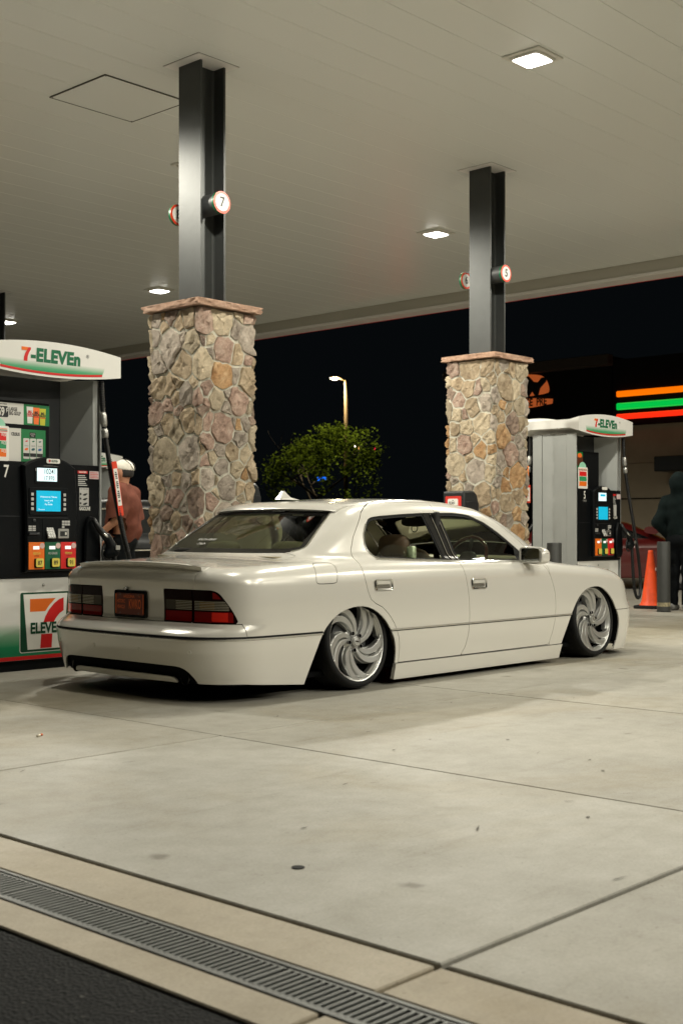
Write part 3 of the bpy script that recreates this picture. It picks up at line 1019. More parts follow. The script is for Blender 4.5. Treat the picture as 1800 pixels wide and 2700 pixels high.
def panel(name, phis, mat, off=0.0, rim=.010, sides='c', fn=car_body, parent=None, gap=.0025, src=None, mirror_rim=False):
    """cut a panel out of the body skin; phis are functions of (U,y,z), negative inside.
    sides: 'c' = both halves joined, 'r' / 'l' / 'rl' = one object per side"""
    P, T = (P0, T0) if src is None else src
    flat = []
    for ph in phis:
        flat.extend(ph if isinstance(ph, (list, tuple)) else [ph])
    for ph in flat:
        v = ph(P[:, 0], P[:, 1], P[:, 2]) + gap
        P, T = clip(P, T, v)
        if len(T) == 0: return []
    mid = np.abs(P[:, 1]) < 1e-6
    P = newton(fn, P, 2)
    P[mid, 1] = 0
    N = grad(fn, P); N /= np.linalg.norm(N, axis=1)[:, None]
    N[mid, 1] = 0
    P = P + N * off
    # outward winding
    fn_ = np.cross(P[T[:, 1]] - P[T[:, 0]], P[T[:, 2]] - P[T[:, 0]])
    if (fn_ * N[T[:, 0]]).sum() < 0: T = T[:, ::-1]
    # rim turned inwards along the cut
    if rim > 0:
        e = np.concatenate([T[:, [0, 1]], T[:, [1, 2]], T[:, [2, 0]]])
        k = np.sort(e, 1); key = k[:, 0] * (len(P) + 1) + k[:, 1]
        u, inv, ct = np.unique(key, return_inverse=True, return_counts=True)
        be = e[ct[inv.ravel()] == 1]
        be = be[~(mid[be[:, 0]] & mid[be[:, 1]])]
        bv = np.unique(be); mp = -np.ones(len(P), int); mp[bv] = np.arange(len(bv))
        n0 = len(P)
        A = P[bv]; B = P[bv] - N[bv] * rim
        d = np.zeros((len(bv), 3))
        for a, b in be:
            t = P[b] - P[a]
            c = np.cross(t, N[a]); d[mp[a]] += c; d[mp[b]] += c
        d /= np.maximum(np.linalg.norm(d, axis=1), 1e-9)[:, None]
        P = np.concatenate([P, A, B]); N = np.concatenate([N, d, d])
        a = mp[be[:, 0]] + n0; b = mp[be[:, 1]] + n0; m = len(bv)
        T = np.concatenate([T, np.stack([a, a + m, b], 1), np.stack([b, a + m, b + m], 1)])
    out = []
    parent = parent or car
    def emit(P, T, N, nm):
        o = raw_mesh(nm, P - OFF, T, mat, parent, N=N)
        out.append(o)
    FL = np.array([1, -1, 1])
    R = (P * FL, T, N * FL)          # near side = negative y
    Lf = (P, T[:, ::-1], N)
    # check winding: R keeps outward if T was outward for +y
    R = (P * FL, T[:, ::-1], N * FL); Lf = (P, T, N)
    if sides == 'c':
        n = len(P)
        emit(np.concatenate([R[0], Lf[0]]), np.concatenate([R[1], Lf[1] + n]), np.concatenate([R[2], Lf[2]]), name)
    else:
        for s in sides:
            q = R if s == 'r' else Lf
            emit(*q, name)
    return out

# ---- outlines read off in side view (x along the car, z up)
DOOR_R = [(6.47, 1.213), (6.368, 1.197), (6.30, 1.172), (6.236, 1.137), (6.14, 1.045), (6.071, .972), (6.02, .89), (6.004, .825), (5.998, .76), (6.005, .70), (6.02, .63), (6.045, .575), (6.09, .546), (6.16, .518), (6.225, .467), (6.275, .41), (6.305, .362), (6.328, .31), (6.338, .25), (6.335, .146), (7.008, .146), (7.06, .21), (7.086, .30), (7.092, .40), (7.088, .52), (7.068, .66), (7.052, .76), (7.044, .80), (7.005, 1.145), (7.015, 1.183), (7.035, 1.219)]
DOOR_F = [(7.035, 1.219), (7.015, 1.183), (7.005, 1.145), (7.044, .80), (7.052, .76), (7.068, .66), (7.088, .52), (7.092, .40), (7.086, .30), (7.06, .21), (7.008, .146), (8.11, .149), (8.15, .24), (8.178, .34), (8.185, .44), (8.175, .54), (8.13, .66), (8.075, .755), (8.06, .80), (8.04, .87), (7.97, .925), (7.82, 1.028), (7.64, 1.135), (7.50, 1.185), (7.36, 1.210), (7.2, 1.219)]
WIN_R = [(6.313, 1.104), (6.40, 1.113), (6.60, 1.126), (6.87, 1.139), (6.955, .806), (6.60, .818), (6.245, .832), (6.205, .845), (6.165, .892), (6.160, .93), (6.178, .989), (6.23, 1.055), (6.27, 1.09)]
WIN_F = [(7.040, 1.141), (7.222, 1.143), (7.35, 1.136), (7.42, 1.124), (7.559, 1.074), (7.684, 1.007), (7.813, .925), (7.90, .865), (7.915, .84), (7.905, .795), (7.86, .788), (7.093, .801)]
WIN_F_GLASS = [(7.02, 1.15), (7.222, 1.155), (7.42, 1.135), (7.559, 1.084), (7.684, 1.017), (7.80, .94), (7.80, .78), (7.07, .79)]
PILLAR_T = [(6.87, 1.139), (7.040, 1.141), (7.093, .801), (6.955, .806)]
ARCH_R = [(5.42, -.2), (5.44, .02), (5.475, .12), (5.53, .24), (5.59, .365), (5.65, .435), (5.732, .491), (5.84, .525), (5.945, .534), (6.05, .518), (6.141, .471), (6.2, .42), (6.245, .366), (6.285, .30), (6.302, .22), (6.298, .14), (6.285, .03), (6.28, -.2)]
ARCH_F = [(8.24, -.2), (8.25, .03), (8.29, .15), (8.36, .28), (8.412, .371), (8.487, .473), (8.582, .538), (8.66, .563), (8.771, .573), (8.863, .560), (8.957, .511), (9.025, .456), (9.073, .397), (9.11, .345), (9.136, .29), (9.143, .229), (9.129, .14), (9.075, .03), (9.06, -.2)]
ARCH_R = chaikin(ARCH_R, 1); ARCH_F = chaikin(ARCH_F, 1)

DOOR_Rs = DOOR_R; DOOR_Fs = DOOR_F
def inside(poly): return lambda U, y, z: polysd(U, z, poly)
def outside(poly): return lambda U, y, z: -polysd(U, z, poly)
def neg(f): return lambda U, y, z: -f(U, y, z)
def side_only(U, y, z): return .5 - y
arch_r, arch_f = outside(ARCH_R), outside(ARCH_F)
BL = .383                                                  # bumper strip height at the rear
def bump_top(U, y, z):                                     # rear bumper: below strip, or the ledge under the lamps
    a = np.maximum(z - BL, U - 5.62)
    b = np.maximum(z - .466, U - (4.985 - .18 * (z - .46)))
    return np.minimum(a, b)
def lid_side(U, y, z): return y - np.where(z > .70, .575 + .115 * np.clip(U - 4.9, 0, 1), np.where(z > .668, .565, .5455))
def lid_area(U, y, z): return np.maximum(np.maximum(lid_side(U, y, z), U - (5.545 + .16 * y * y)), .468 - z)
TAIL = chaikin([(4.6, .664), (4.872, .664), (4.893, .652), (4.912, .61), (4.936, .555), (4.958, .50), (4.964, .478), (4.958, .468), (4.6, .466)], 1)
tail_area = inside(TAIL)
def tail_out(U, y, z): return np.maximum(tail_area(U, y, z), .548 - y)
def tail_in(U, y, z): return np.maximum(np.maximum(tail_area(U, y, z), y - .543), .306 - y)
RW = chaikin([(-.2, .872), (.50, .872), (.60, .874), (.655, .895), (.650, .93), (.556, 1.135), (.53, 1.153), (-.2, 1.164)], 1)
def rear_win(U, y, z): return np.maximum(polysd(y, z - .02 * np.clip(y - .3, 0, 1) ** 2, RW), U - 6.5)
WS = chaikin([(-.2, .835), (.60, .835), (.70, .85), (.685, .92), (.60, 1.10), (.55, 1.16), (.50, 1.178), (-.2, 1.19)], 1)
def wind(U, y, z): return np.maximum(polysd(y, z, WS), 7.2 - U)
def hood_area(U, y, z): return np.maximum(np.maximum(y - (.70 - .05 * np.clip(U - 8.4, 0, 2)), 8.33 - .28 * y * y - U), np.maximum(.60 - z, U - (9.46 - .1 * y * y)))
FUEL = chaikin([(5.612, .8125), (5.735, .8125), (5.762, .803), (5.765, .785), (5.748, .712), (5.738, .692), (5.715, .685), (5.58, .684), (5.557, .692), (5.556, .712), (5.577, .785), (5.588, .803)], 1)
fuel = inside(FUEL)
def skirt_area(U, y, z): return np.maximum(np.maximum(z - .143, 6.24 - U), U - 8.36)
def fbump_area(U, y, z): return np.maximum(z - .372, 9.04 - U)
GR = chaikin([(-.3, .158), (.50, .155), (.60, .12), (.67, .085), (.70, .05), (.76, .05), (.66, .14), (.60, .195), (.545, .214), (-.3, .222)], 1)
GR = chaikin([(-.3, .156), (.42, .154), (.50, .148), (.515, .09), (.52, .02), (.68, .02), (.662, .10), (.625, .17), (.575, .208), (.50, .216), (-.3, .221)], 1)
def grille(U, y, z): return np.maximum(polysd(y, z, GR), U - 4.93)
def bot(U, y, z): return np.interp(U, [4.6, 5.0, 5.46, 5.7, 6.2, 6.3, 8.3, 9.0, 9.1, 9.7], [.118, .112, .075, .07, .04, .036, .036, .06, .044, .05]) - z

door_any = lambda U, y, z: np.maximum(np.minimum(inside(DOOR_R)(U, y, z), inside(DOOR_F)(U, y, z)), .5 - y)
HG = .0022
# ---- painted shell: roof, pillars, quarter panels
shell = panel('body_shell', [neg(door_any), lambda U, y, z: U - (8.14 + .4 * np.clip(z - .8, -.05, .3)), neg(bump_top), neg(lid_area), neg(tail_out),
      neg(rear_win), neg(wind), neg(fuel), neg(skirt_area), arch_r, arch_f, bot, neg(hood_area)], PAINT, gap=HG)
panel('rear_door', [inside(DOOR_R), side_only, outside(WIN_R), outside(PILLAR_T), arch_r, bot], PAINT, sides='rl', gap=HG)
panel('front_door', [inside(DOOR_F), side_only, outside(WIN_F), outside(PILLAR_T), bot], PAINT, sides='rl', gap=HG)
panel('pillar_trim', [inside(PILLAR_T), side_only], 'gloss_black', off=-.003, sides='rl', gap=0)
panel('front_fender', [neg(door_any), lambda U, y, z: 8.14 + .4 * np.clip(z - .8, -.05, .3) - U, neg(fbump_area), neg(hood_area), neg(skirt_area), arch_f, bot,
      lambda U, y, z: .45 - y, neg(wind)], PAINT, sides='rl', gap=HG)
panel('front_nose', [lambda U, y, z: 9.2 - U, neg(fbump_area), neg(hood_area), lambda U, y, z: y - .45], PAINT, gap=0)
panel('hood', [hood_area], PAINT, gap=HG)
rb = panel('rear_bumper', [bump_top, neg(grille), arch_r, bot], PAINT, gap=HG, off=.002)[0]
panel('front_bumper', [fbump_area, arch_f, bot], PAINT, gap=HG, off=.004)
panel('side_skirt', [skirt_area, arch_r, arch_f, bot], PAINT, sides='rl', gap=HG, off=.012, rim=.03)
panel('fuel_flap', [fuel, lambda U, y, z: -y], PAINT, sides='r', gap=HG)
lid = panel('trunk_lid', [lid_area, neg(tail_in), neg(rear_win)], PAINT, gap=HG)[0]
panel('valance_grille', [grille, bot], 'under_black', off=-.03, rim=0, gap=-.01, parent=rb)
# dark inner skin behind the shut lines
def under_cut(U, y, z): return z - np.where(U < 5.5, .83, .79)
panel('inner_skin', [lambda U, y, z: z - .80, arch_r, arch_f, lambda U, y, z: bot(U, y, z) + .02, neg(grille)], 'under_black', off=-.0145, rim=0, gap=0)
# strips along the flanks and round the bumper
def strip(zc, hw): return [lambda U, y, z: zc - hw - z, lambda U, y, z: z - zc - hw]
st = [arch_r, arch_f, lambda U, y, z: 5.6 - U, lambda U, y, z: U - 9.04, lambda U, y, z: np.minimum(np.abs(U - 7.091), np.abs(U - 8.183)) * -1 + .004]
panel('side_moulding', [strip(.367, .0055)] + st[:4], 'chrome_soft', off=.0035, rim=.006, sides='rl', gap=0)
panel('side_moulding_shadow', [strip(.3595, .003)] + st[:4], 'rubber', off=.0028, rim=.004, sides='rl', gap=0)
panel('bumper_strip', [strip(.378, .005), lambda U, y, z: U - 5.6, arch_r], 'chrome_soft', off=.006, rim=.008, gap=0, parent=rb)
panel('bumper_strip_seal', [strip(.3885, .0055), lambda U, y, z: U - 5.6, arch_r], 'rubber', off=.003, rim=.004, gap=0, parent=rb)

# ---- tail lamps: smoked housing, then lens bands standing proud
def band(z0, z1): return [lambda U, y, z: z0 - z, lambda U, y, z: z - z1]
def lamp(area, nm, x_clear):
    hs = panel(nm, [area], 'lens_smoke', sides='rl', gap=HG, off=-.001, rim=.012)
    for hobj, s in zip(hs, 'rl'):
        panel('lens_reflector', [area, band(.471, .5385), lambda U, y, z: -(y - (.56 if nm == 'tail_lamp' else .318)), lambda U, y, z: U - 4.95], 'lens_red', sides=s, gap=.004, off=.0012, rim=.003, parent=hobj)
        panel('lens_clear_band', [area, band(.5395, .603), lambda U, y, z: -(y - (.56 if nm == 'tail_lamp' else .318)), lambda U, y, z: U - 4.935], 'lens_clear', sides=s, gap=.003, off=.0012, rim=.003, parent=hobj)
        for k in range(6):
            zc = .547 + k * .0094
            panel('lens_rib', [area, band(zc - .0022, zc + .0022), lambda U, y, z: -(y - (.565 if nm == 'tail_lamp' else .41)), lambda U, y, z: U - 4.93], 'lens_rib', sides=s, gap=.0006, off=.0035, rim=.003, parent=hobj)
        if nm == 'tail_lamp':
            panel('lens_amber_panel', [area, band(.550, .595), [lambda U, y, z: .605 - y, lambda U, y, z: y - .715]], 'lens_amber', sides=s, gap=0, off=.0019, rim=.002, parent=hobj)
            panel('lens_marker', [area, band(.479, .533), lambda U, y, z: 4.886 - U, lambda U, y, z: U - 4.927], 'lens_red_bright', sides=s, gap=0, off=.003, rim=.003, parent=hobj)
            panel('lens_red_upper', [area, band(.606, .655), lambda U, y, z: .70 - y], 'lens_red', sides=s, gap=.006, off=.0012, rim=.002, parent=hobj)
lamp(tail_out, 'tail_lamp', .56)
lamp(tail_in, 'lid_lamp', .318)

# ---- glass
def gpanel(name, phis, mat, off, sides, parent=None):
    return panel(name, phis, mat, off=off, rim=0, sides=sides, gap=0, parent=parent)
gpanel('rear_window', [lambda U, y, z: rear_win(U, y, z) - .012], 'glass_green', -.006, 'c')
gpanel('windshield', [lambda U, y, z: wind(U, y, z) - .012], 'glass_side', -.006, 'c')
gpanel('front_door_window', [inside(WIN_F_GLASS), side_only], 'glass_side', -.012, 'rl')
RG = chaikin([(6.21, .80), (6.25, .845), (6.34, .905), (6.43, .93), (6.56, .915), (6.75, .865), (6.97, .80)], 1)
gpanel('rear_door_window_lowered', [inside(RG), side_only], 'glass_side', -.014, 'r')
gpanel('rear_door_window', [inside([(6.1, .78), (6.15, 1.0), (6.3, 1.13), (6.9, 1.155), (6.98, .79)]), side_only], 'glass_side', -.012, 'l')
# black frit and seals round the openings
panel('rear_window_seal', [rear_win, lambda U, y, z: -(rear_win(U, y, z) + .028)], 'gloss_black', off=-.0035, rim=0, gap=-.001)
panel('rear_window_chrome', [lambda U, y, z: rear_win(U, y, z) - .003, lambda U, y, z: -(rear_win(U, y, z) + .0045), lambda U, y, z: .875 - z + .1 * (y < .6)], 'chrome', off=.002, rim=.004, gap=0)
panel('windshield_seal', [wind, lambda U, y, z: -(wind(U, y, z) + .03)], 'gloss_black', off=-.0035, rim=0, gap=-.001)
for nm, wp in (('rear_door_window_seal', WIN_R), ('front_door_window_seal', WIN_F)):
    panel(nm, [inside(wp), side_only, lambda U, y, z, wp=wp: -(polysd(U, z, wp) + .014)], 'rubber', off=-.006, rim=.006, sides='rl', gap=-.003)
panel('sail_panel', [inside(WIN_F), side_only, lambda U, y, z: 7.815 - U + .25 * (z - .8)], 'rubber', off=-.002, rim=0, sides='rl', gap=0)
# chrome: belt line and the two uprights of the centre pillar
def belt(U): return np.interp(U, [6.2, 6.245, 6.955, 7.093, 7.9], [.834, .832, .806, .801, .79])
panel('belt_chrome', [[lambda U, y, z: belt(U) - .0088 - z, lambda U, y, z: z - belt(U) - .0008], side_only, lambda U, y, z: 6.205 - U, lambda U, y, z: U - 7.89], 'chrome', off=.005, rim=.006, sides='rl', gap=0)
panel('rear_quarter_chrome', [[lambda U, y, z: polysd(U, z, WIN_R) - .008, lambda U, y, z: -.003 - polysd(U, z, WIN_R)], side_only, lambda U, y, z: U - 6.245, lambda U, y, z: z - 1.06], 'chrome', off=.003, rim=.004, sides='rl', gap=0)
def slant(x0, x1, hw):
    q = lambda z: x1 + (x0 - x1) * (z - .803) / (1.14 - .803)
    return [lambda U, y, z: q(z) - hw - U, lambda U, y, z: U - q(z) - hw]
for (a, b) in ((6.952, 7.005), (7.022, 7.068)):
    panel('pillar_chrome', [slant(a, b, .004), inside(PILLAR_T), side_only], 'chrome', off=.002, rim=.004, sides='rl', gap=0)

# ---- add-on parts placed on the skin
def on_skin(U, y, z, d=(0, 1, 0)):
    p = np.array([[U, y, z]], float)
    p = newton(car_body, p, 12)[0]
    n = grad(car_body, p[None])[0]; n /= np.linalg.norm(n)
    return p, n

def handle(U, z):
    h_ = empty('door_handle', (U - CU, 0, 0), parent=car)
    p, n = on_skin(U, .91, z)
    y0 = -p[1]
    fr = MB()
    outer = rrect(-.087, .087, z - .040, z + .036, .014)
    inner = rrect(-.074, .074, z - .028, z + .025, .010)
    v = [(a, y0 - .006, b) for a, b in outer] + [(a, y0 - .012, b) for a, b in [(q[0] * .97, z + (q[1] - z) * .95) for q in outer]] + [(a, y0 - .008, b) for a, b in inner] + [(a, y0 + .014, b) for a, b in inner]
    v = [(a, c if True else 0, b) for a, c, b in v]
    n_ = len(outer); f = []
    for L in range(3):
        for i in range(n_):
            j = (i + 1) % n_
            f.append((L * n_ + i, L * n_ + j, (L + 1) * n_ + j, (L + 1) * n_ + i))
    f.append(tuple(3 * n_ + i for i in range(n_)))
    MB().add(v, f).build('handle_bezel', 'chrome', h_, smooth=35)
    MB().prism(rrect(-.072, .060, z - .001, z + .023, .006), 'xz', y0 - .011, y0 + .01, r=.004).build('handle_flap', PAINT, h_, smooth=35)
    MB().prism(rrect(-.072, .066, z - .026, z - .004, .008), 'xz', y0 - .005, y0 + .012, r=.002).build('handle_cup', 'chrome_soft', h_, smooth=35)
handle(6.175, .665); handle(7.205, .643)

# mirrors
def mirror(s):
    m = empty('door_mirror', (7.865 - CU, -s * .80, .83), parent=car)
    def f(x, y, z):
        yy = s * -y if False else -s * y * -1
        yy = -y * s
        q = np.maximum(np.abs((x - .01) / .085), 0)
        a = (np.abs((x - .0) / .080) ** 3 + np.abs((yy - .135) / .115) ** 3 + np.abs((z - .005 + .08 * np.clip(yy - .1, 0, 1)) / .066) ** 3) ** (1 / 3) - 1
        return a * .07
    P, T, Q = surfnet(f, (-.13, -.30, -.12), (.13, .30, .12), .008)
    # flat rear face where the glass sits
    keep = lambda P: -.052 - P[:, 0]
    Pc, Tc = clip(P, T, keep(P))
    raw_mesh('mirror_housing', Pc, Tc, PAINT, m)
    gp = rrect(-.088, .088, -.050, .050, .02, 5)
    mbm = MB(); c = s * .135
    mbm.prism([(a, b) for a, b in gp], 'yz', -.003, .003)
    mgo = mbm.build('mirror_glass', 'mirror_glass', m); mgo.location = (-.054, -s * .135, .004); mgo.rotation_euler = (0, 0, -s * rad(5))
    gp2 = rrect(-.104, .104, -.060, .060, .026, 5)
    MB().prism([(-s * .135 + a, .004 + b) for a, b in gp2], 'yz', -.0495, -.030, r=.002).build('mirror_bezel', PAINT, m)
    MB().box(-.045, .03, -s * .055 - .04, -s * .055 + .03, -.055, -.02, r=.008).build('mirror_foot', 'rubber', m)
    MB().box(-.005, .018, -s * .245 - .003, -s * .245 + .003, -.015, .02, r=.001).build('mirror_badge', 'chrome_soft', m)
    return m
M('mirror_glass', (.8, .82, .82), .02, metal=1.0)
mirror(1); mirror(-1)

# antenna fin on the roof
fin_p = [(0, 0), (.045, .058), (.062, .061), (.082, .046), (.125, .016), (.20, 0)]
v = []; f = []
for (x, z) in fin_p:
    hw = .020 if z < .01 else .009
    zz = 1.232 + z
    v += [(6.10 + x - CU, -hw * (1 if z else 1), zz), (6.10 + x - CU, hw, zz)]
for i in range(len(fin_p) - 1):
    f.append((2 * i, 2 * i + 2, 2 * i + 3, 2 * i + 1))
f.append(tuple(range(0, 2 * len(fin_p), 2))); f.append(tuple(range(1, 2 * len(fin_p), 2)))
v = [(a, b * (1.0 if c < 1.235 else .8), c) for a, b, c in v]
MB().add(v, f).build('antenna_fin', PAINT, car)

# lip spoilers on the roof and on the trunk lid
def lip(name, fn_edge, n=40, prof=((0, 0), ), mat=PAINT):
    v = []; f = []
    for i in range(n + 1):
        s = -1 + 2 * i / n
        v += fn_edge(s)
    m = len(fn_edge(0))
    for i in range(n):
        for k in range(m):
            k2 = (k + 1) % m
            f.append((i * m + k, (i + 1) * m + k, (i + 1) * m + k2, i * m + k2))
    f.append(tuple(range(m))); f.append(tuple(n * m + k for k in range(m)))
    return MB().add(v, f).build(name, mat, car, smooth=35)
def roof_edge(s):
    y = s * .585; e = abs(s) ** 6
    Ue0 = 5.985 + .015 * e; Ue1 = 6.19
    pts = []
    for (ue, h) in ((Ue0, .006), (Ue0 - .006, .022), (Ue0 + .012, .030), (6.08, .026), (Ue1, .002), (Ue1, -.008), (6.08, -.004)):
        U = ue + .2 * y * y
        z = float(R_(np.array([ue]))[0]) - .055 * y * y
        # roof rounds off towards the sides
        q, nn = on_skin(U, abs(y), z)
        h2 = h * (1 - .55 * e)
        pts.append((q[0] + nn[0] * h2 - CU, math.copysign(q[1] + nn[1] * h2, y) if y else 0, q[2] + nn[2] * h2))
    return pts
lip('roof_spoiler', roof_edge)
def lid_edge(s):
    y = s * .60; e = abs(s) ** 8
    u0 = 4.838 + .085 * y * y + .01
    zt = float(T_(np.array([4.88]))[0]) - .05 * y * y
    k = 1 - .5 * e
    return [(u0 + .012 - CU, y, zt - .014), (u0 - .012 + .02 * e - CU, y, zt + .000), (u0 - .014 + .02 * e - CU, y, zt + .016 * k), (u0 - .004 - CU, y, zt + .020 * k), (u0 + .06 - CU, y, zt + .016 * k), (u0 + .105 - CU, y, zt + .004), (u0 + .10 - CU, y, zt - .012)]
lip('trunk_spoiler', lid_edge)

# parking sensors, plate, exhaust tips, camera bead above the plate
for (y_, z_) in ((-.647, .303), (-.219, .305), (.219, .305), (.647, .308)):
    p, n = on_skin(4.75, abs(y_), z_)
    d = Vector((n[0], math.copysign(n[1], y_), n[2]))
    o = MB().lathe([(.012, -.002), (.0125, .004), (.010, .0048), (.009, .0036), (.001, .0036)], 20).build('parking_sensor', PAINT, rb, smooth=35)
    o.rotation_euler = d.to_track_quat('Z', 'Y').to_euler()
    o.location = Vector((p[0] - CU, math.copysign(p[1], y_), p[2])) + d * .001
plate = empty('license_plate', (4.835 - CU, 0, .560), parent=car)
MB().prism(rrect(-.158, .158, -.084, .084, .014), 'yz', -.010, .008, r=.002).build('plate_frame', 'gloss_black', plate)
MB().prism(rrect(-.138, .138, -.066, .066, .008), 'yz', -.0125, -.009, r=.0008).build('plate_face', 'plate_dark', plate)
RY = (math.pi / 2, 0, -math.pi / 2)
def ptxt(s, size, y_, z_, xs=1.0, bold=.0):
    return text('plate_lettering', s, size, 'plate_orange', plate, (-.0133, y_, z_), xs=xs, bold=bold, rot=RY)
ptxt('ARIZONA', .026, .005, .046, .95, .0004); ptxt("'74", .016, -.095, .046)
ptxt('HISTORIC', .030, .083, .015, .62, .0006); ptxt('VEHICLE', .030, .083, -.020, .68, .0006)
ptxt('KWKO', .082, -.055, -.003, .47, .0016)
for y_ in (-.135, .135): MB().box(-.0132, -.0125, y_ - .004, y_ + .004, -.06, .06).build('plate_border', 'plate_orange', plate)
for (y_, z_) in ((-.09, .058), (.09, .058), (-.09, -.056), (.09, -.056)):
    MB().lathe([(.005, -.0125), (.004, -.0155), (.001, -.016)], 10, 'x', c=(0, y_, z_)).build('plate_screw', 'chrome_soft', plate, True)
MB().lathe([(.009, -.03), (.010, -.026), (.010, .0)], 14, 'x', c=(4.84 - CU, .03, .655)).build('rear_camera', 'chrome_soft', car, True)
M('pipe_metal', (.10, .10, .10), .22, metal=1.0)
for y_ in (-.565, .565):
    ex = empty('exhaust_tip', (4.815 - CU, y_ * .96, .142), parent=car)
    MB().lathe([(.035, .26), (.039, .0), (.041, -.004), (.039, -.006), (.035, 0), (.033, .2)], 28, 'x', caps=False).build('exhaust_pipe', 'pipe_metal', ex, True)
    MB().lathe([(.034, .08), (.001, .08)], 28, 'x', caps=False).build('exhaust_bore', 'under_black', ex)
# lettering on the glass
def glass_txt(name, body, size, y_, z_, xs=1, bold=0.0, shear=0.0):
    U = 5.2
    p = np.array([[5.7, abs(y_), z_]])
    # walk along x to the glass
    us = np.linspace(5.3, 6.3, 800); d = car_body(us, np.full(800, abs(y_)), np.full(800, z_))
    u = us[np.argmax(d < 0)]
    q, n = on_skin(u, abs(y_), z_)
    sl = math.atan2(n[2], -n[0])
    o = text(name, body, size, 'decal_white', car, (q[0] - CU + n[0] * .002, math.copysign(q[1], y_), q[2] + n[2] * .002), xs=xs, bold=bold, shear=shear)
    o.rotation_euler = (math.pi / 2 - sl, 0, -math.pi / 2)
    return o
glass_txt('window_decal', 'SOUTH SENSE', .030, .23, .953, .95, .0012, .25)
glass_txt('window_decal', '-TRD-', .030, .235, .925, 1.2, .0014, .3)
glass_txt('window_decal', 'PLATINUM', .022, -.13, 1.146, 1.1, .0010, .25)

# ---- interior
def sbox(cx, cy, cz, a, b, c, p=4, tilt=0.0, curve_=0.0):
    ct, stt = math.cos(tilt), math.sin(tilt)
    def f(x, y, z):
        X = (x - cx) * ct - (z - cz) * stt; Z = (x - cx) * stt + (z - cz) * ct
        return ((np.abs(X / a) ** p + np.abs((y - cy) / b) ** p + np.abs(Z / c) ** p) ** (1 / p) - 1) * min(a, b, c)
    return f
def seat(x, y, mat='cream_leather'):
    s = empty('front_seat', (x - CU, y, .0), parent=car)
    sdf_obj('seat_cushion', sbox(.22, 0, .34, .28, .26, .085), (-.15, -.3, .2), (.55, .3, .5), .025, mat, s)
    sdf_obj('seat_back', sbox(-.06, 0, .60, .075, .255, .30, 4, .22), (-.35, -.3, .25), (.2, .3, .98), .022, mat, s)
    hr = sdf_obj('headrest', sbox(-.115, 0, .905, .05, .135, .085, 3), (-.22, -.2, .78), (.0, .2, 1.05), .016, mat, s)
    for k in (-.05, .05):
        MB().tube([(-.10, k, .80), (-.11, k, .88)], .006, 8).build('headrest_post', 'chrome_soft', s, True)
seat(7.03, -.37, 'tan_leather'); seat(7.03, .37, 'cream_leather')
rs = empty('rear_bench', (5.98 - CU, 0, 0), parent=car)
sdf_obj('seat_cushion', sbox(.30, 0, .36, .27, .66, .09), (-.05, -.7, .2), (.65, .7, .5), .03, 'cream_leather', rs)
sdf_obj('seat_back', sbox(.0, 0, .60, .09, .66, .26, 5, .3), (-.3, -.7, .3), (.25, .7, .9), .03, 'cream_leather', rs)
for y_ in (-.33, .33):
    sdf_obj('headrest', sbox(-.085, y_, .885, .06, .15, .06, 3), (-.2, y_ - .2, .8), (.02, y_ + .2, .98), .016, 'cream_leather', rs)
MB().prism(rrect(-.60, .60, 5.50 - CU, 5.96 - CU, .05), 'yz', 0, .01).v
sh = MB(); pl = rrect(5.50 - CU, 5.97 - CU, -.60, .60, .05)
sh.prism(pl, 'xy', .840, .850).build('parcel_shelf', 'cream_leather', car)
sdf_obj('brake_light_housing', sbox(5.62 - CU, .33, .868, .07, .17, .03, 3), (5.5 - CU, .1, .82), (5.72 - CU, .55, .92), .012, 'dark_trim', car)
sdf_obj('dashboard', sbox(8.12 - CU, 0, .68, .26, .70, .135, 4), (7.8 - CU, -.76, .5), (8.45 - CU, .76, .86), .03, 'dark_trim', car)
sdf_obj('dashboard_top', sbox(8.14 - CU, 0, .795, .24, .66, .025, 4), (7.85 - CU, -.7, .75), (8.45 - CU, .7, .84), .02, 'cream_leather', car)
sw = empty('steering_wheel', (7.78 - CU, -.36, .80), parent=car); sw.rotation_euler = (0, rad(-62), 0)
ring = [(.185 * math.cos(a), .185 * math.sin(a), 0) for a in np.linspace(0, 2 * math.pi, 41)]
MB().tube(ring, .0155, 10, caps=False).build('steering_rim', 'burgundy_wood', sw, True)
sdf_obj('steering_hub', sbox(0, 0, -.02, .07, .075, .03, 3), (-.12, -.12, -.08), (.12, .12, .04), .012, 'dark_trim', sw)
for a in (0, math.pi, -math.pi / 2):
    MB().tube([(.05 * math.cos(a + 1.57), .05 * math.sin(a + 1.57), -.015), (.18 * math.cos(a + 1.57), .18 * math.sin(a + 1.57), 0)], .014, 8).build('steering_spoke', 'dark_trim', sw, True)
sdf_obj('interior_mirror', sbox(7.60 - CU, .0, 1.085, .02, .135, .036, 3), (7.55 - CU, -.2, 1.0), (7.65 - CU, .2, 1.16), .01, 'dark_trim', car)
MB().tube([(7.61 - CU, 0, 1.11), (7.66 - CU, 0, 1.175)], .008, 8).build('mirror_stalk', 'dark_trim', car, True)
MB().tube([(7.595 - CU, .0 + .03 * math.cos(t), 1.035 + .028 * math.sin(t)) for t in np.linspace(0, 6.28, 20)], .004, 6).build('mirror_charm', 'decal_white', car, True)
MB().box(4.95 - CU, 8.6 - CU, -.80, .80, .10, .13).build('floor_pan', 'under_black', car)
MB().box(8.33 - CU, 8.36 - CU, -.75, .75, .1, .75).build('bulkhead', 'under_black', car)
MB().box(5.60 - CU, 5.63 - CU, -.72, .72, .1, .83).build('rear_bulkhead', 'under_black', car)
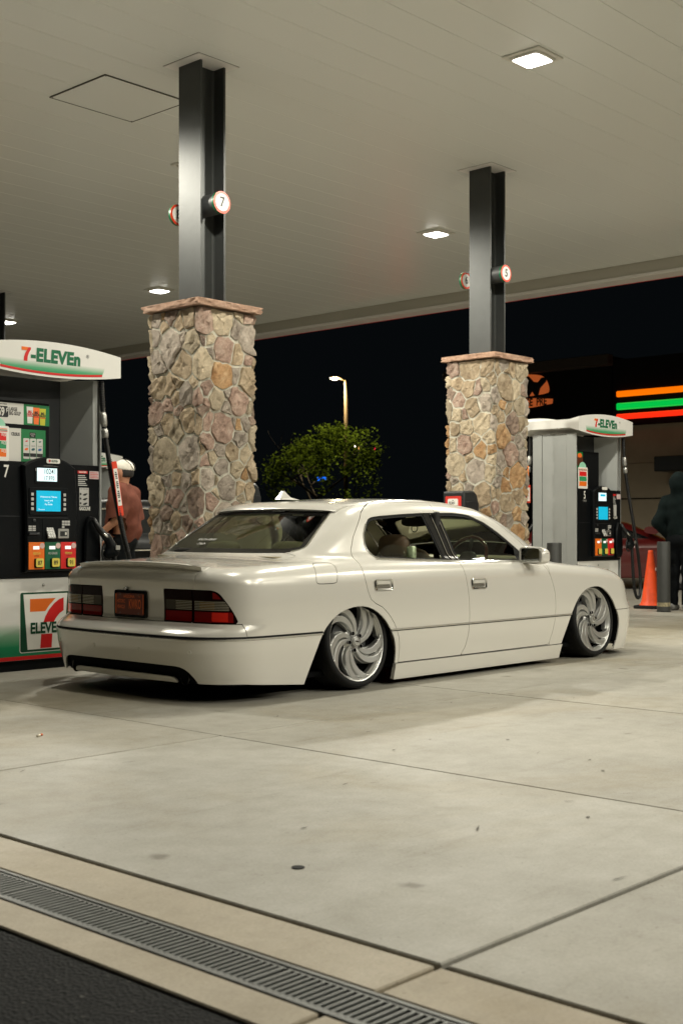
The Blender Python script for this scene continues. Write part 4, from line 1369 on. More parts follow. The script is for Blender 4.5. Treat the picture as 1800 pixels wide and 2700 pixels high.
for s in (-1, 1):
    MB().box(6.38 - CU, 8.1 - CU, s * .80 - .02, s * .80 + .02, .15, .775, r=.01).build('door_card', 'tan_leather', car)
    MB().box(6.98 - CU, 7.03 - CU, s * .685 - .018, s * .685 + .012, .78, 1.15, r=.008).build('belt_pillar_liner', 'dark_trim', car)
M('can_green', (.32, .40, .24), .3, metal=.4, var=.4, vscale=40)
can_o = empty('drink_can', (6.62, VC - .775, .79)); tag(can_o, 'pale green drink can standing on the rear door sill of the white sedan', 'can')
MB().lathe([(.026, 0), (.033, .008), (.033, .108), (.027, .120)], 24).build('can_body', 'can_green', can_o, smooth=40)
MB().lathe([(.0275, .1195), (.028, .123), (.025, .123), (.024, .119), (.001, .119)], 24).build('can_lid', 'chrome_soft', can_o, smooth=40)

# ---- front end (headlamps, grille) for other viewpoints
panel('headlamp', [lambda U, y, z: np.maximum(np.abs(z - .545) - .062, 9.25 - U), lambda U, y, z: np.abs(y - .64) - .20], 'lens_clear', sides='rl', off=.004, rim=.006, gap=0)
panel('front_grille', [lambda U, y, z: np.maximum(np.abs(z - .54) - .07, 9.3 - U), lambda U, y, z: y - .40], 'chrome_soft', off=.004, rim=.006, gap=0)

# ---- wheels
def wheel_mesh():
    RR = .252; HUB = .040
    nr, nt = 64, 720
    r = np.linspace(.0, 1.0, nr) ** .9 * (RR - .006); r[0] = .0005
    th = np.linspace(0, 2 * math.pi, nt, endpoint=False)
    Rg, Tg = np.meshgrid(r, th, indexing='ij')
    def pat(R, Tt):
        tw = .82 * np.clip((R - .03) / .21, 0, 1.1) ** 1.5      # outward blades swing round
        ph = (Tt - tw) % (2 * math.pi / 5)                        # 0 .. 72 deg
        return np.degrees(ph)
    ph = pat(Rg, Tg)
    u = np.clip((Rg - .05) / (.225 - .05), 0, 1)
    # base dish: hub recessed, face rising to the lip
    h = -.020 + .020 * np.clip(Rg / .24, 0, 1) ** 1.5
    def ridge(c0, c1, w0, w1):
        c = c0 + (c1 - c0) * u; w = w0 + (w1 - w0) * u
        d = np.abs((ph - c + 36) % 72 - 36) / w
        return np.clip(2.0 * (1 - d ** 2), 0, 1) ** .8
    act = np.clip((Rg - .045) / .03, 0, 1) * np.clip((.244 - Rg) / .018, 0, 1)
    ra = ridge(12, 12, 12.5, 10.0); rb_ = ridge(36, 36, 12.5, 10.0)
    h = h - act * .024 + act * .026 * np.maximum(ra, rb_ * .95)
    return Rg, Tg, ph, u, h, act
def wheel_obj(parent):
    Rg, Tg, ph, u, h, act = wheel_mesh()
    nr, nt = Rg.shape
    P = np.stack([Rg * np.cos(Tg), h, Rg * np.sin(Tg)], 2).reshape(-1, 3)
    i = np.arange(nr - 1)[:, None] * nt; j = np.arange(nt)[None]; j2 = (j + 1) % nt
    a = (i + j).ravel(); b = (i + j2).ravel(); c = (i + nt + j2).ravel(); d = (i + nt + j).ravel()
    T = np.concatenate([np.stack([a, b, c], 1), np.stack([a, c, d], 1)])
    Rf, uf, pf = Rg.ravel(), u.ravel(), ph.ravel()
    # big window per fifth, plus a slot near the rim inside the blade pair
    c_ = 59.5 + 0 * uf; w_ = 5.5 + 11.0 * uf
    ang = np.abs((pf - c_ + 36) % 72 - 36) - w_
    win = np.maximum(np.radians(ang) * np.maximum(Rf, .02), np.maximum(.080 - Rf, Rf - .228))
    ang2 = np.abs((pf - 24.0 + 36) % 72 - 36) - 3.0 * uf
    slot = np.maximum(np.radians(ang2) * np.maximum(Rf, .02), np.maximum(.165 - Rf, Rf - .222))
    P, T = clip(P, T, -np.minimum(win, slot + .004))
    # pull in a wall round each opening
    e = np.concatenate([T[:, [0, 1]], T[:, [1, 2]], T[:, [2, 0]]])
    k = np.sort(e, 1); key = k[:, 0] * (len(P) + 1) + k[:, 1]
    _, inv, ct = np.unique(key, return_inverse=True, return_counts=True)
    be = e[ct[inv.ravel()] == 1]
    rr = np.hypot(P[:, 0], P[:, 2])
    be = be[(rr[be].mean(1) > .06) & (rr[be].mean(1) < .235)]
    bv = np.unique(be); mp = -np.ones(len(P), int); mp[bv] = np.arange(len(bv))
    n0 = len(P); m = len(bv)
    P = np.concatenate([P, P[bv], P[bv] + np.array([0, -.035, 0])])
    a = mp[be[:, 0]] + n0; b = mp[be[:, 1]] + n0
    T = np.concatenate([T, np.stack([a, a + m, b], 1), np.stack([b, a + m, b + m], 1)])
    P[:, 1] *= -1                    # outside face looks towards -y
    P = P[:, [0, 1, 2]]
    o = raw_mesh('rim_face', P, T, 'alloy', parent)
    return o
tyre_prof = [(.235, .12), (.262, .125), (.284, .115), (.2945, .095), (.2955, .06), (.2955, -.06), (.2945, -.095), (.284, -.112), (.266, -.116), (.2535, -.108), (.250, -.09)]
def make_wheel():
    w = empty('wheel', (0, 0, 0), parent=car)
    o = wheel_obj(w); o.location = (0, -.098, 0)
    MB().lathe([(.2450, -.095), (.2465, -.1035), (.2535, -.1065), (.2560, -.1035), (.2540, -.088)], 96, 'y', caps=False).build('rim_lip', 'alloy', w, smooth=50)
    MB().lathe([(.243, -.096), (.238, -.06), (.222, .09), (.222, .1)], 96, 'y', caps=False).build('rim_barrel', 'under_black', w, smooth=50)
    MB().lathe(tyre_prof, 96, 'y', caps=False).build('tyre', 'tyre', w, smooth=50)
    MB().lathe([(.16, -.03), (.16, -.01), (.05, -.01), (.05, -.04), (.16, -.03)], 48, 'y', caps=False).build('brake_disc', 'grey_dark', w, smooth=40)
    MB().lathe([(.236, .0), (.001, .0)], 48, 'y', caps=False).build('wheel_backing', 'under_black', w)
    MB().lathe([(.034, -.088), (.036, -.098), (.033, -.103), (.020, -.106), (.001, -.107)], 32, 'y', caps=False).build('centre_cap', 'alloy', w, smooth=40)
    MB().lathe([(.030, -.1035), (.030, -.1065), (.027, -.1065), (.027, -.1035)], 32, 'y', caps=False).build('cap_ring', 'chrome', w, smooth=40)
    MB().box(-.016, .016, -.109, -.105, -.004, .004, r=.001).build('cap_emblem', 'chrome', w)
    for k in range(5):
        a = rad(72 * k + 50)
        x, z = .056 * math.cos(a), .056 * math.sin(a)
        MB().lathe([(.0125, -.090), (.0125, -.0955), (.0105, -.096), (.0105, -.080), (.001, -.080)], 16, 'y', c=(x, 0, z), caps=False).build('lug_hole', 'under_black', w)
        MB().lathe([(.0125, -.0935), (.0145, -.0955), (.0145, -.092)], 16, 'y', c=(x, 0, z), caps=False).build('lug_seat', 'alloy', w, True)
    return w
w0 = make_wheel()
specs = [(5.955, -1, 6.0, 12), (8.79, -1, 5.0, 40), (5.955, 1, 6.0, 0), (8.79, 1, 5.0, 20)]
for i, (U, s, cam_a, spin) in enumerate(specs):
    w = w0 if i == 0 else dup(w0, car)
    w.location = (U - CU, s * .770, .2955)
    ang = rad(cam_a)
    Rm = Matrix.Rotation(s * -ang * -1 if False else (-ang if s < 0 else ang), 4, 'X')
    if s > 0: Rm = Rm @ Matrix.Rotation(math.pi, 4, 'Z')
    w.rotation_mode = 'QUATERNION'
    w.rotation_quaternion = (Rm @ Matrix.Rotation(rad(spin), 4, 'Y')).to_quaternion()
# wheel wells
for U, ARC in ((5.93, ARCH_R), (8.75, ARCH_F)):
    for s in (-1, 1):
        v = []; f = []
        pts = [p for p in ARC if p[1] > .09]
        for (a, b) in pts:
            for yy in (.885, .45):
                v.append((a - CU, s * yy, b + .004))
        for i in range(len(pts) - 1):
            f.append((2 * i, 2 * i + 2, 2 * i + 3, 2 * i + 1))
        f.append(tuple(2 * i + 1 for i in range(len(pts))))
        MB().add(v, f).build('wheel_well', 'under_black', car)
# ================================================================== fuel dispensers
M('pump_grey', (.36, .375, .365), .42, metal=.25, spec=.5, var=.05, vscale=3)
M('pump_white', (.72, .715, .68), .38, var=.03, vscale=3)
M('pump_black', (.0035, .0045, .0055), .35, spec=.16)
M('pump_black_matt', (.004, .005, .006), .6, spec=.12)
M('pump_edge', (.022, .025, .028), .4)
M('brand_green', (.0, .135, .055), .4)
M('brand_green_light', (.03, .30, .12), .4)
M('brand_orange', (.80, .16, .015), .4)
M('brand_red', (.62, .012, .012), .4)
M('brand_dark_green', (.0, .055, .022), .4)
M('grade_orange', (.85, .17, .012), .35); M('grade_green', (.0, .11, .045), .35); M('grade_red', (.72, .018, .018), .35)
M('sticker_yellow', (.75, .62, .10), .4)
M('sticker_pink', (.72, .50, .46), .5)
M('label_grey', (.50, .50, .48), .5); M('label_pink', (.62, .48, .48), .5)
M('lcd', (.6, .8, .85), .3, emit=(.72, .90, .95), estr=.75)
M('screen_blue', (.01, .3, .45), .25, emit=(.0, .36, .56), estr=.85)
M('screen_text', (.8, .9, .95), .4, emit=(.75, .9, .95), estr=.5)
M('small_lcd', (.8, .8, .8), .4, emit=(.9, .92, .9), estr=.65)
M('button_white', (.55, .55, .53), .4)
M('silver', (.45, .45, .43), .35, metal=.8)
M('cup_orange', (.85, .16, .02), .5); M('cup_lime', (.52, .50, .03), .5); M('cup_white', (.66, .68, .64), .5)
M('ad_green', (.0, .17, .045), .45); M('ad_white', (.62, .61, .57), .45); M('mint', (.30, .62, .45), .5)
M('hose_black', (.007, .0075, .008), .45, spec=.4)
M('can_white', (.60, .60, .57), .35); M('teal_dark', (.02, .10, .12), .5); M('blue_dot', (.02, .10, .30), .5)
M('cola_brown', (.10, .03, .015), .4)

def grad_mat(name, stops, axis='Z'):
    """printed colour fade across an object's own height"""
    m = bpy.data.materials.new(name); MATS[name] = m
    m.use_nodes = True; nt = m.node_tree; b = nt.nodes['Principled BSDF']
    tc = nt.nodes.new('ShaderNodeTexCoord'); sx = nt.nodes.new('ShaderNodeSeparateXYZ')
    nt.links.new(tc.outputs['Generated'], sx.inputs[0])
    r = nt.nodes.new('ShaderNodeValToRGB')
    e = r.color_ramp.elements
    e[0].position, e[0].color = stops[0][0], (*stops[0][1], 1)
    e[1].position, e[1].color = stops[-1][0], (*stops[-1][1], 1)
    for p, c in stops[1:-1]:
        q = e.new(p); q.color = (*c, 1)
    nt.links.new(sx.outputs[axis], r.inputs['Fac']); nt.links.new(r.outputs['Color'], b.inputs['Base Color'])
    b.inputs['Roughness'].default_value = .38
WHT = (.72, .715, .68)
grad_mat('fade_sign', [(.0, (.01, .26, .10)), (.35, (.09, .36, .18)), (1.0, WHT)])
grad_mat('fade_panel', [(.0, (.0, .17, .07)), (.32, (.01, .25, .10)), (.62, (.22, .45, .28)), (.95, (.70, .70, .66))])

def flat(name, poly, y, mat, parent, t=.0012):
    """thin printed sheet facing -y"""
    return MB().prism(poly, 'xz', y, y + t).build(name, mat, parent)
def rect(x0, x1, z0, z1): return [(x0, z0), (x1, z0), (x1, z1), (x0, z1)]
def arc_band(fa, fb, x0, x1, n=20):
    xs = [x0 + (x1 - x0) * i / n for i in range(n + 1)]
    return [(x, fa(x)) for x in xs] + [(x, fb(x)) for x in reversed(xs)]

def logo_word(parent, x, z, y, k, name='brand_lettering'):
    """7-ELEVEN word mark; k = letter height"""
    s = k
    top = [(-.36, .5), (.30, .5), (.30, .36), (.16, .30), (-.36, .30)]
    x7 = x
    flat('brand_numeral', [(x7 + a * s, z + b * s) for a, b in [(-.42, .52), (.20, .52), (.06, .26), (-.42, .26)]], y, 'brand_orange', parent)
    stem = [(.22, .52), (.40, .52), (.40, .36), (.24, .12), (.12, -.18), (.08, -.55), (-.24, -.55), (-.20, -.22), (-.08, .08), (.08, .32)]
    flat('brand_numeral_stem', [(x7 + a * s, z + b * s) for a, b in stem], y - .0003, 'brand_red', parent)
    t = text(name, '-ELEVEn', s * 1.36, 'brand_green', parent, (x7 + s * .40, y - .0004, z - s * .04), xs=.92, bold=s * .07, align='LEFT', shear=.06, sp=1.07)
    return t

def dispenser(ox, oy, num, label, detail, group='fuel dispensers'):
    t = empty('fuel_dispenser', (ox, oy, 0)); tag(t, label, 'fuel pump', group)
    F = -.30
    # cabinet
    MB().box(-.475, .475, -.285, .285, 0, .075, r=.004).build('base_plinth', 'pump_black_matt', t)
    MB().box(-.470, .470, -.282, .282, .075, .672).build('lower_cabinet', 'pump_grey', t)
    for s in (-1, 1):
        # grey end cladding made of three stepped sheets
        MB().box(s * .492 - .010, s * .492 + .010, -.300, -.170, .01, 2.16, r=.004).build('end_panel', 'pump_grey', t)
        MB().box(s * .484 - .009, s * .484 + .009, -.168, .168, .01, 2.16, r=.003).build('end_panel_middle', 'pump_grey', t)
        MB().box(s * .492 - .010, s * .492 + .010, .170, .300, .01, 2.16, r=.004).build('end_panel', 'pump_grey', t)
    MB().box(-.470, .470, -.04, .04, 1.51, 2.16).build('alcove_back', 'pump_edge', t)
    MB().box(-.470, .470, -.28, .28, .672, 1.512).build('electronics_cabinet', 'pump_black_matt', t)
    # canopy hood: lens-shaped front and back
    topf = lambda x: 2.391 - .150 * (x - .02) ** 2
    botf = lambda x: 2.134 + .125 * (x + .02) ** 2
    n = 26; HW = .605
    v = []; f = []
    for (yy, k) in ((-.400, 1.0), (-.385, 1.0), (-.27, .62), (.27, .62), (.385, 1.0), (.400, 1.0)):
        for i in range(n + 1):
            x = -HW + 2 * HW * i / n
            edge = (i in (0, n))
            zt, zb = topf(x), botf(x)
            zm = 2.275
            xx = x * (.985 if abs(yy) < .3 else 1)
            v.append((xx, yy, zm + (zt - zm) * (k if k < 1 else 1)))
            v.append((xx, yy, zm + (zb - zm) * (k if k < 1 else 1)))
    m = 2 * (n + 1)
    for r in range(5):
        for i in range(n):
            a = r * m + 2 * i; b = (r + 1) * m + 2 * i
            f.append((a, a + 2, b + 2, b)); f.append((a + 1, b + 1, b + 3, a + 3))
        f.append((r * m, (r + 1) * m, (r + 1) * m + 1, r * m + 1))
        f.append((r * m + 2 * n, r * m + 2 * n + 1, (r + 1) * m + 2 * n + 1, (r + 1) * m + 2 * n))
    for r in (0, 5):
        for i in range(n):
            a = r * m + 2 * i
            f.append((a, a + 1, a + 3, a + 2))
    hood = MB().add(v, f).build('hood', 'pump_white', t, smooth=30)
    for s, rz in ((1, 0), (-1, math.pi)):
        side = empty('customer_side', (0, 0, 0), rz, t)
        yS = -.4012
        a0 = lambda x: botf(x) + .034; a1 = lambda x: botf(x) + .017
        x0, x1 = -.44, .435
        xs = [x0 + (x1 - x0) * i / 24 for i in range(25)]
        gpoly = [(x, a0(x)) for x in xs] + [(x1 + .022, 2.245), (x0 - .022, 2.245)]
        flat('sign_fade', gpoly, yS, 'fade_sign', side)
        flat('sign_red_line', arc_band(a1, a0, x0 - .006, x1 - .004, 24), yS - .0003, 'brand_red', side)
        logo_word(side, -.232, 2.284, yS - .0006, .094)
        text('registered_mark', '®', .035, 'print_black', side, (.298, yS - .0006, 2.315))
        # black fascia with the reader door
        MB().box(-.470, .470, F - .012, -.281, .675, 1.510, r=.004).build('fascia', 'pump_black', side)
        flat('fascia_seam', rect(-.47, -.225, 1.118, 1.122), F - .0128, 'pump_edge', side)
        door = [(-.205, .72), (.238, .72), (.238, 1.26), (.222, 1.478), (.19, 1.503), (.15, 1.524), (.09, 1.546), (.02, 1.556), (-.05, 1.552), (-.12, 1.535), (-.18, 1.512), (-.222, 1.488), (-.224, 1.44), (-.214, 1.30), (-.208, 1.13)]
        MB().prism(door, 'xz', F - .060, F - .005, r=.012).build('reader_door', 'pump_black', side, smooth=30)
        yD = F - .0612
        # arched highlight strip and badge
        arcp = [(-.17, 1.490), (-.08, 1.516), (0.02, 1.525), (.10, 1.518), (.17, 1.495), (.19, 1.30), (-.19, 1.30)]
        MB().prism(chaikin([(-.09, 1.486), (0, 1.4925), (.09, 1.486), (0, 1.4895)], 2), 'xz', yD - .001, yD + .002).build('door_glint_strip', 'silver', side)
        MB().prism(rrect(-.036, .080, 1.508, 1.543, .012), 'xz', yD - .003, yD + .002, r=.001).build('badge', 'sign_white', side)
        if detail:
            flat('badge_numeral', rect(-.018, -.006, 1.517, 1.535), yD - .0045, 'brand_red', side)
            text('badge_lettering', '7-ELEVEn', .021, 'brand_dark_green', side, (.026, yD - .0048, 1.5255), xs=.78, bold=.0006)
        # price display
        MB().prism(rrect(-.135, .075, 1.362, 1.482, .01), 'xz', yD - .002, yD + .002).build('price_bezel', 'pump_black_matt', side)
        flat('price_display', rect(-.118, .053, 1.376, 1.472), yD - .004, 'lcd', side)
        if detail:
            text('price_digits', '10241', .054, 'print_black', side, (.045, yD - .0046, 1.446), xs=.80, bold=.0003, align='RIGHT')
            text('volume_digits', '17.970', .042, 'print_black', side, (.030, yD - .0046, 1.398), xs=.80, bold=.0002, align='RIGHT')
            text('dollar_sign', '$', .022, 'button_white', side, (-.128, yD - .0046, 1.459))
        else:
            flat('price_digits', rect(-.08, .03, 1.43, 1.455), yD - .0046, 'screen_blue', side)
        # screen with soft keys
        MB().prism(rrect(-.185, .150, 1.128, 1.330, .012), 'xz', yD - .006, yD + .002, r=.003).build('screen_bezel', 'pump_black_matt', side)
        flat('screen', rect(-.125, .082, 1.157, 1.307), yD - .0075, 'screen_blue', side)
        if detail:
            for (s_, z_, k_) in (('Welcome to 7 Eleven', 1.262, .0165), ('Insert card', 1.236, .0165), ('or', 1.222, .014), ('Pay Inside', 1.208, .0165)):
                text('screen_lettering', s_, k_, 'screen_text', side, (-.022, yD - .0080, z_), bold=.0002)
            text('screen_lettering', '7Rewards', .014, 'screen_text', side, (-.112, yD - .0080, 1.170), align='LEFT')
        for z_ in (1.279, 1.244, 1.209, 1.174):
            for x_ in (-.160, .117):
                MB().box(x_ - .011, x_ + .011, yD - .010, yD - .005, z_ - .011, z_ + .011, r=.002).build('soft_key', 'button_white', side)
        # card slot, keypad, receipt, notes
        MB().box(-.190, .150, yD - .003, yD + .001, 1.108, 1.112).build('door_seam', 'pump_edge', side)
        MB().lathe([(.012, yD - .001), (.012, yD - .004), (.009, yD - .005), (.001, yD - .005)], 16, 'y', c=(-.14, 0, 1.090), caps=False).build('door_lock', 'pump_edge', side, True)
        MB().box(-.070, .052, yD - .002, yD + .004, .955, 1.100).build('keypad_recess', 'pump_black_matt', side)
        kp = MB().box(-.034, .034, -.006, .006, -.045, .045, r=.004).build('keypad', 'silver', side)
        kp.location = (-.008, yD - .012, 1.000); kp.rotation_euler = (rad(-25), 0, 0)
        for r_ in range(4):
            for c_ in range(3):
                k = MB().box(-.008, .008, -.002, .002, -.007, .007, r=.001).build('key', 'button_white', kp)
                k.location = (-.020 + c_ * .020, -.0075, .032 - r_ * .021)
        MB().prism(rrect(.06, .155, .960, 1.030, .006), 'xz', yD - .008, yD + .002, r=.002).build('card_reader', 'silver', side)
        MB().box(.078, .138, yD - .0105, yD - .007, .975, 1.012).build('card_slot', 'print_black', side)
        MB().box(.118, .132, yD - .0118, yD - .009, .985, 1.005).build('card_picture', 'sign_white', side)
        MB().box(-.19, -.10, yD - .016, yD, .985, 1.002, r=.003).build('receipt_lip', 'pump_edge', side)
        for q in range(7):
            x_ = .098 + (q % 3) * .024; z_ = 1.090 - (q // 3) * .020
            flat('instruction_sticker', rect(x_, x_ + .021, z_ - .015, z_), yD - .0015, 'label_grey', side)
        for q in range(6):
            x_ = -.188 + (q % 2) * .033; z_ = 1.052 - (q // 2) * .014
            flat('instruction_sticker', rect(x_, x_ + .027, z_ - .010, z_), yD - .0015, 'label_grey', side)
        # grade buttons
        for q, (mt, word, octane) in enumerate((('grade_orange', 'REGULAR', '87'), ('grade_green', 'MID-GRADE', '89'), ('grade_red', 'PREMIUM', '91'))):
            x0_ = -.190 + q * .137
            MB().box(x0_, x0_ + .134, yD - .006, yD + .002, .735, .932, r=.002).build('grade_panel', mt, side)
            flat('grade_price', rect(x0_ + .036, x0_ + .088, .880, .904), yD - .0085, 'small_lcd', side)
            MB().lathe([(.021, yD - .005), (.021, yD - .0085), (.001, yD - .0085)], 20, 'y', c=(x0_ + .113, 0, .906), caps=False).build('grade_seal', 'sticker_pink', side)
            if detail:
                text('grade_name', word, .024, 'sticker_yellow' if q != 1 else 'label_grey', side, (x0_ + .067, yD - .0078, .850), xs=.62, bold=.0003)
                text('grade_note', 'OCTANE', .012, 'print_black', side, (x0_ + .067, yD - .0078, .832), xs=.8)
            b_ = MB().prism(rrect(x0_ + .046, x0_ + .116, .745, .815, .012), 'xz', yD - .018, yD - .005, r=.004).build('grade_button', 'pump_black', side, smooth=35)
            st_ = MB().prism(rrect(x0_ + .053, x0_ + .118, .752, .815, .012), 'xz', yD - .0205, yD - .0175).build('octane_sticker', 'sticker_yellow', side)
            if detail: text('octane_number', octane, .043, 'print_black', side, (x0_ + .0855, yD - .0212, .781), xs=.85, bold=.001)
        # right hand panel: warnings, grade name, nozzle boot
        yF = F - .0135
        flat('warning_strip', rect(.272, .362, 1.447, 1.467), yF, 'brand_red', side)
        if detail: text('warning_lettering', 'DANGER', .017, 'sign_white', side, (.317, yF - .0006, 1.457), bold=.0005)
        for q in range(6):
            flat('warning_text_line', rect(.275, .358 - (q % 3) * .010, 1.355 + q * .0145, 1.362 + q * .0145), yF, 'label_grey', side)
        flat('instruction_card', rect(.287, .372, 1.204, 1.340), yF, 'label_grey', side)
        if detail:
            text('instruction_lettering', 'FUEL OPERATION', .010, 'print_black', side, (.33, yF - .0006, 1.330), xs=.85)
            for q in range(3):
                flat('instruction_drawing', chaikin([(.31, 1.285 - q * .035), (.345, 1.300 - q * .035), (.365, 1.295 - q * .035), (.35, 1.288 - q * .035), (.34, 1.278 - q * .035)], 1), yF - .0006, 'print_black', side)
                flat('instruction_note', rect(.29, .305, 1.285 - q * .035, 1.300 - q * .035), yF - .0006, 'pump_edge', side)
        flat('safety_card', rect(.378, .464, 1.408, 1.468), yF, 'label_pink', side)
        if detail:
            for q in range(4): flat('safety_text_line', rect(.384, .458 - .01 * (q % 2), 1.417 + q * .012, 1.4205 + q * .012), yF - .0006, 'brand_red', side)
        text('product_name', 'GASOLINE', .038, 'sign_white', side, (.335, yF - .0006, 1.182), xs=.56, bold=.0012)
        for q in range(3):
            MB().box(.325 + q * .019, .339 + q * .019, yF - .004, yF, .892, .912, r=.002).build('lamp_button', 'sticker_yellow', side)
        # number
        text('pump_number', num, .125, 'sign_white', side, (-.342, yF - .0006, 1.437), xs=.72, bold=.002)
        if not detail: text('pump_number_note', 'GASOLINE', .03, 'label_grey', side, (-.342, yF - .0006, 1.375), xs=.6)
        # lower panel with big logo
        MB().box(-.462, .440, -.297, -.281, .080, .668, r=.003).build('lower_panel', 'pump_white', side)
        yL = -.2982
        flat('panel_fade', rect(-.462, .440, .088, .36), yL, 'fade_panel', side)
        flat('panel_red_line', rect(-.462, .440, .079, .107), yL - .0006, 'brand_red', side)
        fr = rrect(-.222, .222, .128, .572, .018)
        flat('logo_outline', fr, yL - .0006, 'sign_white', side)
        flat('logo_ground', rrect(-.216, .216, .134, .566, .015), yL - .0012, 'brand_dark_green', side)
        inner = chaikin([(-.19, .553), (.19, .553), (.155, .150), (-.155, .150)], 0)
        flat('logo_inner', inner, yL - .0018, 'sign_white', side)
        flat('logo_bar', [(-.135, .518), (.085, .518), (.03, .468), (-.005, .425), (-.135, .425)], yL - .0024, 'brand_orange', side)
        n8 = 10
        out_ = [(.150 - .165 * math.sin(rad(90 * i / n8)) , .52 - .155 * (1 - math.cos(rad(90 * i / n8))) - .02 * i / n8) for i in range(n8 + 1)]
        stem = [(.155, .520), (.155, .425), (.120, .405), (.088, .372), (.070, .345), (-.020, .345), (-.005, .385), (.025, .432), (.070, .478), (.115, .508)]
        flat('logo_stem', stem, yL - .0027, 'brand_red', side)
        flat('logo_stem_lower', [(.056, .258), (.050, .155), (-.048, .155), (-.040, .258)], yL - .0024, 'brand_red', side)
        text('logo_lettering', 'ELEVEn', .108, 'brand_dark_green', side, (.0, yL - .003, .300), xs=.80, bold=.004)
        MB().lathe([(.011, -.297), (.011, -.301), (.006, -.303), (.001, -.303)], 16, 'y', c=(-.02, 0, .618), caps=False).build('panel_lock', 'silver', side, True)
        # corner post right of the alcove, adverts
        MB().prism([(.300, -.045), (.372, -.045), (.470, -.288), (.425, -.292)], 'xy', 1.512, 2.16).build('alcove_post', 'pump_grey', side)
        MB().box(-.470, .055, -.262, -.20, 1.512, 1.955, r=.003).build('advert_carrier', 'pump_black_matt', side)
        yA = -.2632
        if detail:
            flat('advert_upper', rect(-.466, -.165, 1.788, 1.938), yA, 'ad_white', side)
            flat('advert_upper_picture', rect(-.165, .055, 1.788, 1.938), yA, 'ad_green', side)
            MB().prism(rrect(-.466, -.292, 1.832, 1.912, .012), 'xz', yA - .0008, yA).build('advert_price_patch', 'print_black', side)
            text('advert_price', '59', .085, 'ad_white', side, (-.352, yA - .0014, 1.868), xs=.66, bold=.003)
            text('advert_cent', '¢', .05, 'ad_white', side, (-.304, yA - .0014, 1.892), xs=.8, bold=.001)
            text('advert_lettering', 'LARGE', .036, 'print_black', side, (-.286, yA - .0006, 1.893), xs=.62, bold=.0012, align='LEFT')
            text('advert_lettering', 'BIG GULP', .036, 'print_black', side, (-.286, yA - .0006, 1.863), xs=.62, bold=.0012, align='LEFT')
            text('advert_lettering', '7 REWARDS', .013, 'print_black', side, (-.34, yA - .0006, 1.926), bold=.0003)
            for q, mt in enumerate(('cup_white', 'cup_orange', 'cup_lime')):
                cx = -.112 + q * .054; zt = 1.922 - q * .004
                flat('advert_cup', [(cx - .028, zt), (cx + .028, zt), (cx + .020, zt - .122), (cx - .020, zt - .122)], yA - .0006 - q * .0004, mt, side)
                flat('advert_cup_band', rect(cx - .025, cx + .025, zt - .072, zt - .066), yA - .0009 - q * .0004, 'brand_red', side)
                for w_, dz in (('BIG', -.037), ('GULP', -.055)):
                    text('advert_cup_lettering', w_, .023, 'print_black' if q else 'brand_red', side, (cx, yA - .0021 - q * .0002, zt + dz), xs=.85, bold=.001)
            flat('advert_lower', rect(-.466, -.187, 1.519, 1.758), yA, 'ad_white', side)
            flat('advert_lower_picture', rect(-.187, .022, 1.519, 1.755), yA, 'ad_green', side)
            text('advert_lettering', 'CELSIUS', .032, 'print_black', side, (-.198, yA - .0006, 1.714), xs=.62, bold=.0012, align='RIGHT')
            MB().prism(rrect(-.115, -.064, 1.697, 1.734, .004), 'xz', yA - .0006, yA).build('advert_badge', 'print_black', side)
            text('advert_badge_lettering', 'LIMITED\nTIME', .014, 'ad_white', side, (-.0895, yA - .0012, 1.715), xs=.8)
            for q in range(3):
                cx = -.142 + q * .057
                MB().prism(rrect(cx - .026, cx + .026, 1.540, 1.690, .008), 'xz', yA - .0008, yA).build('advert_can', 'can_white', side)
                flat('advert_can_foot', rect(cx - .025, cx + .025, 1.556, 1.582), yA - .0013, 'print_black', side)
                flat('advert_can_leaf', chaikin([(cx - .014, 1.668), (cx + .006, 1.676), (cx + .016, 1.67), (cx, 1.662)], 1), yA - .0013, ('brand_red', 'brand_green', 'teal_dark')[q], side)
                text('advert_can_lettering', 'CELSIUS', .012, 'print_black', side, (cx, yA - .0013, 1.635), xs=.8)
                flat('advert_can_drawing', chaikin([(cx - .016, 1.60), (cx + .014, 1.603), (cx + .016, 1.622), (cx - .012, 1.618)], 2), yA - .0013, ('cup_orange', 'teal_dark', 'blue_dot')[q], side)
        else:
            flat('advert_upper_picture', rect(-.466, -.30, 1.53, 1.945), yA, 'ad_green', side)
            flat('advert_drink', chaikin([(-.44, 1.78), (-.30, 1.78), (-.30, 1.90), (-.37, 1.935), (-.44, 1.90)], 1), yA - .0006, 'cola_brown', side)
            flat('advert_drink', chaikin([(-.42, 1.88), (-.32, 1.88), (-.33, 1.93), (-.40, 1.93)], 1), yA - .0012, 'cup_orange', side)
        # loyalty card in front of the adverts
        cx = -.345 if not detail else -.405
        yC = -.292
        MB().prism(chaikin([(cx - .075, 1.74), (cx - .07, 1.80), (cx, 1.835), (cx + .07, 1.80), (cx + .075, 1.74)], 2), 'xz', yC + .003, yC + .006).build('promo_card_dome', 'mint', side)
        cd = MB().prism(rrect(cx - .10, cx + .10, 1.515, 1.765, .012), 'xz', yC - .002, yC + .003, r=.001).build('promo_card', 'sign_white', side)
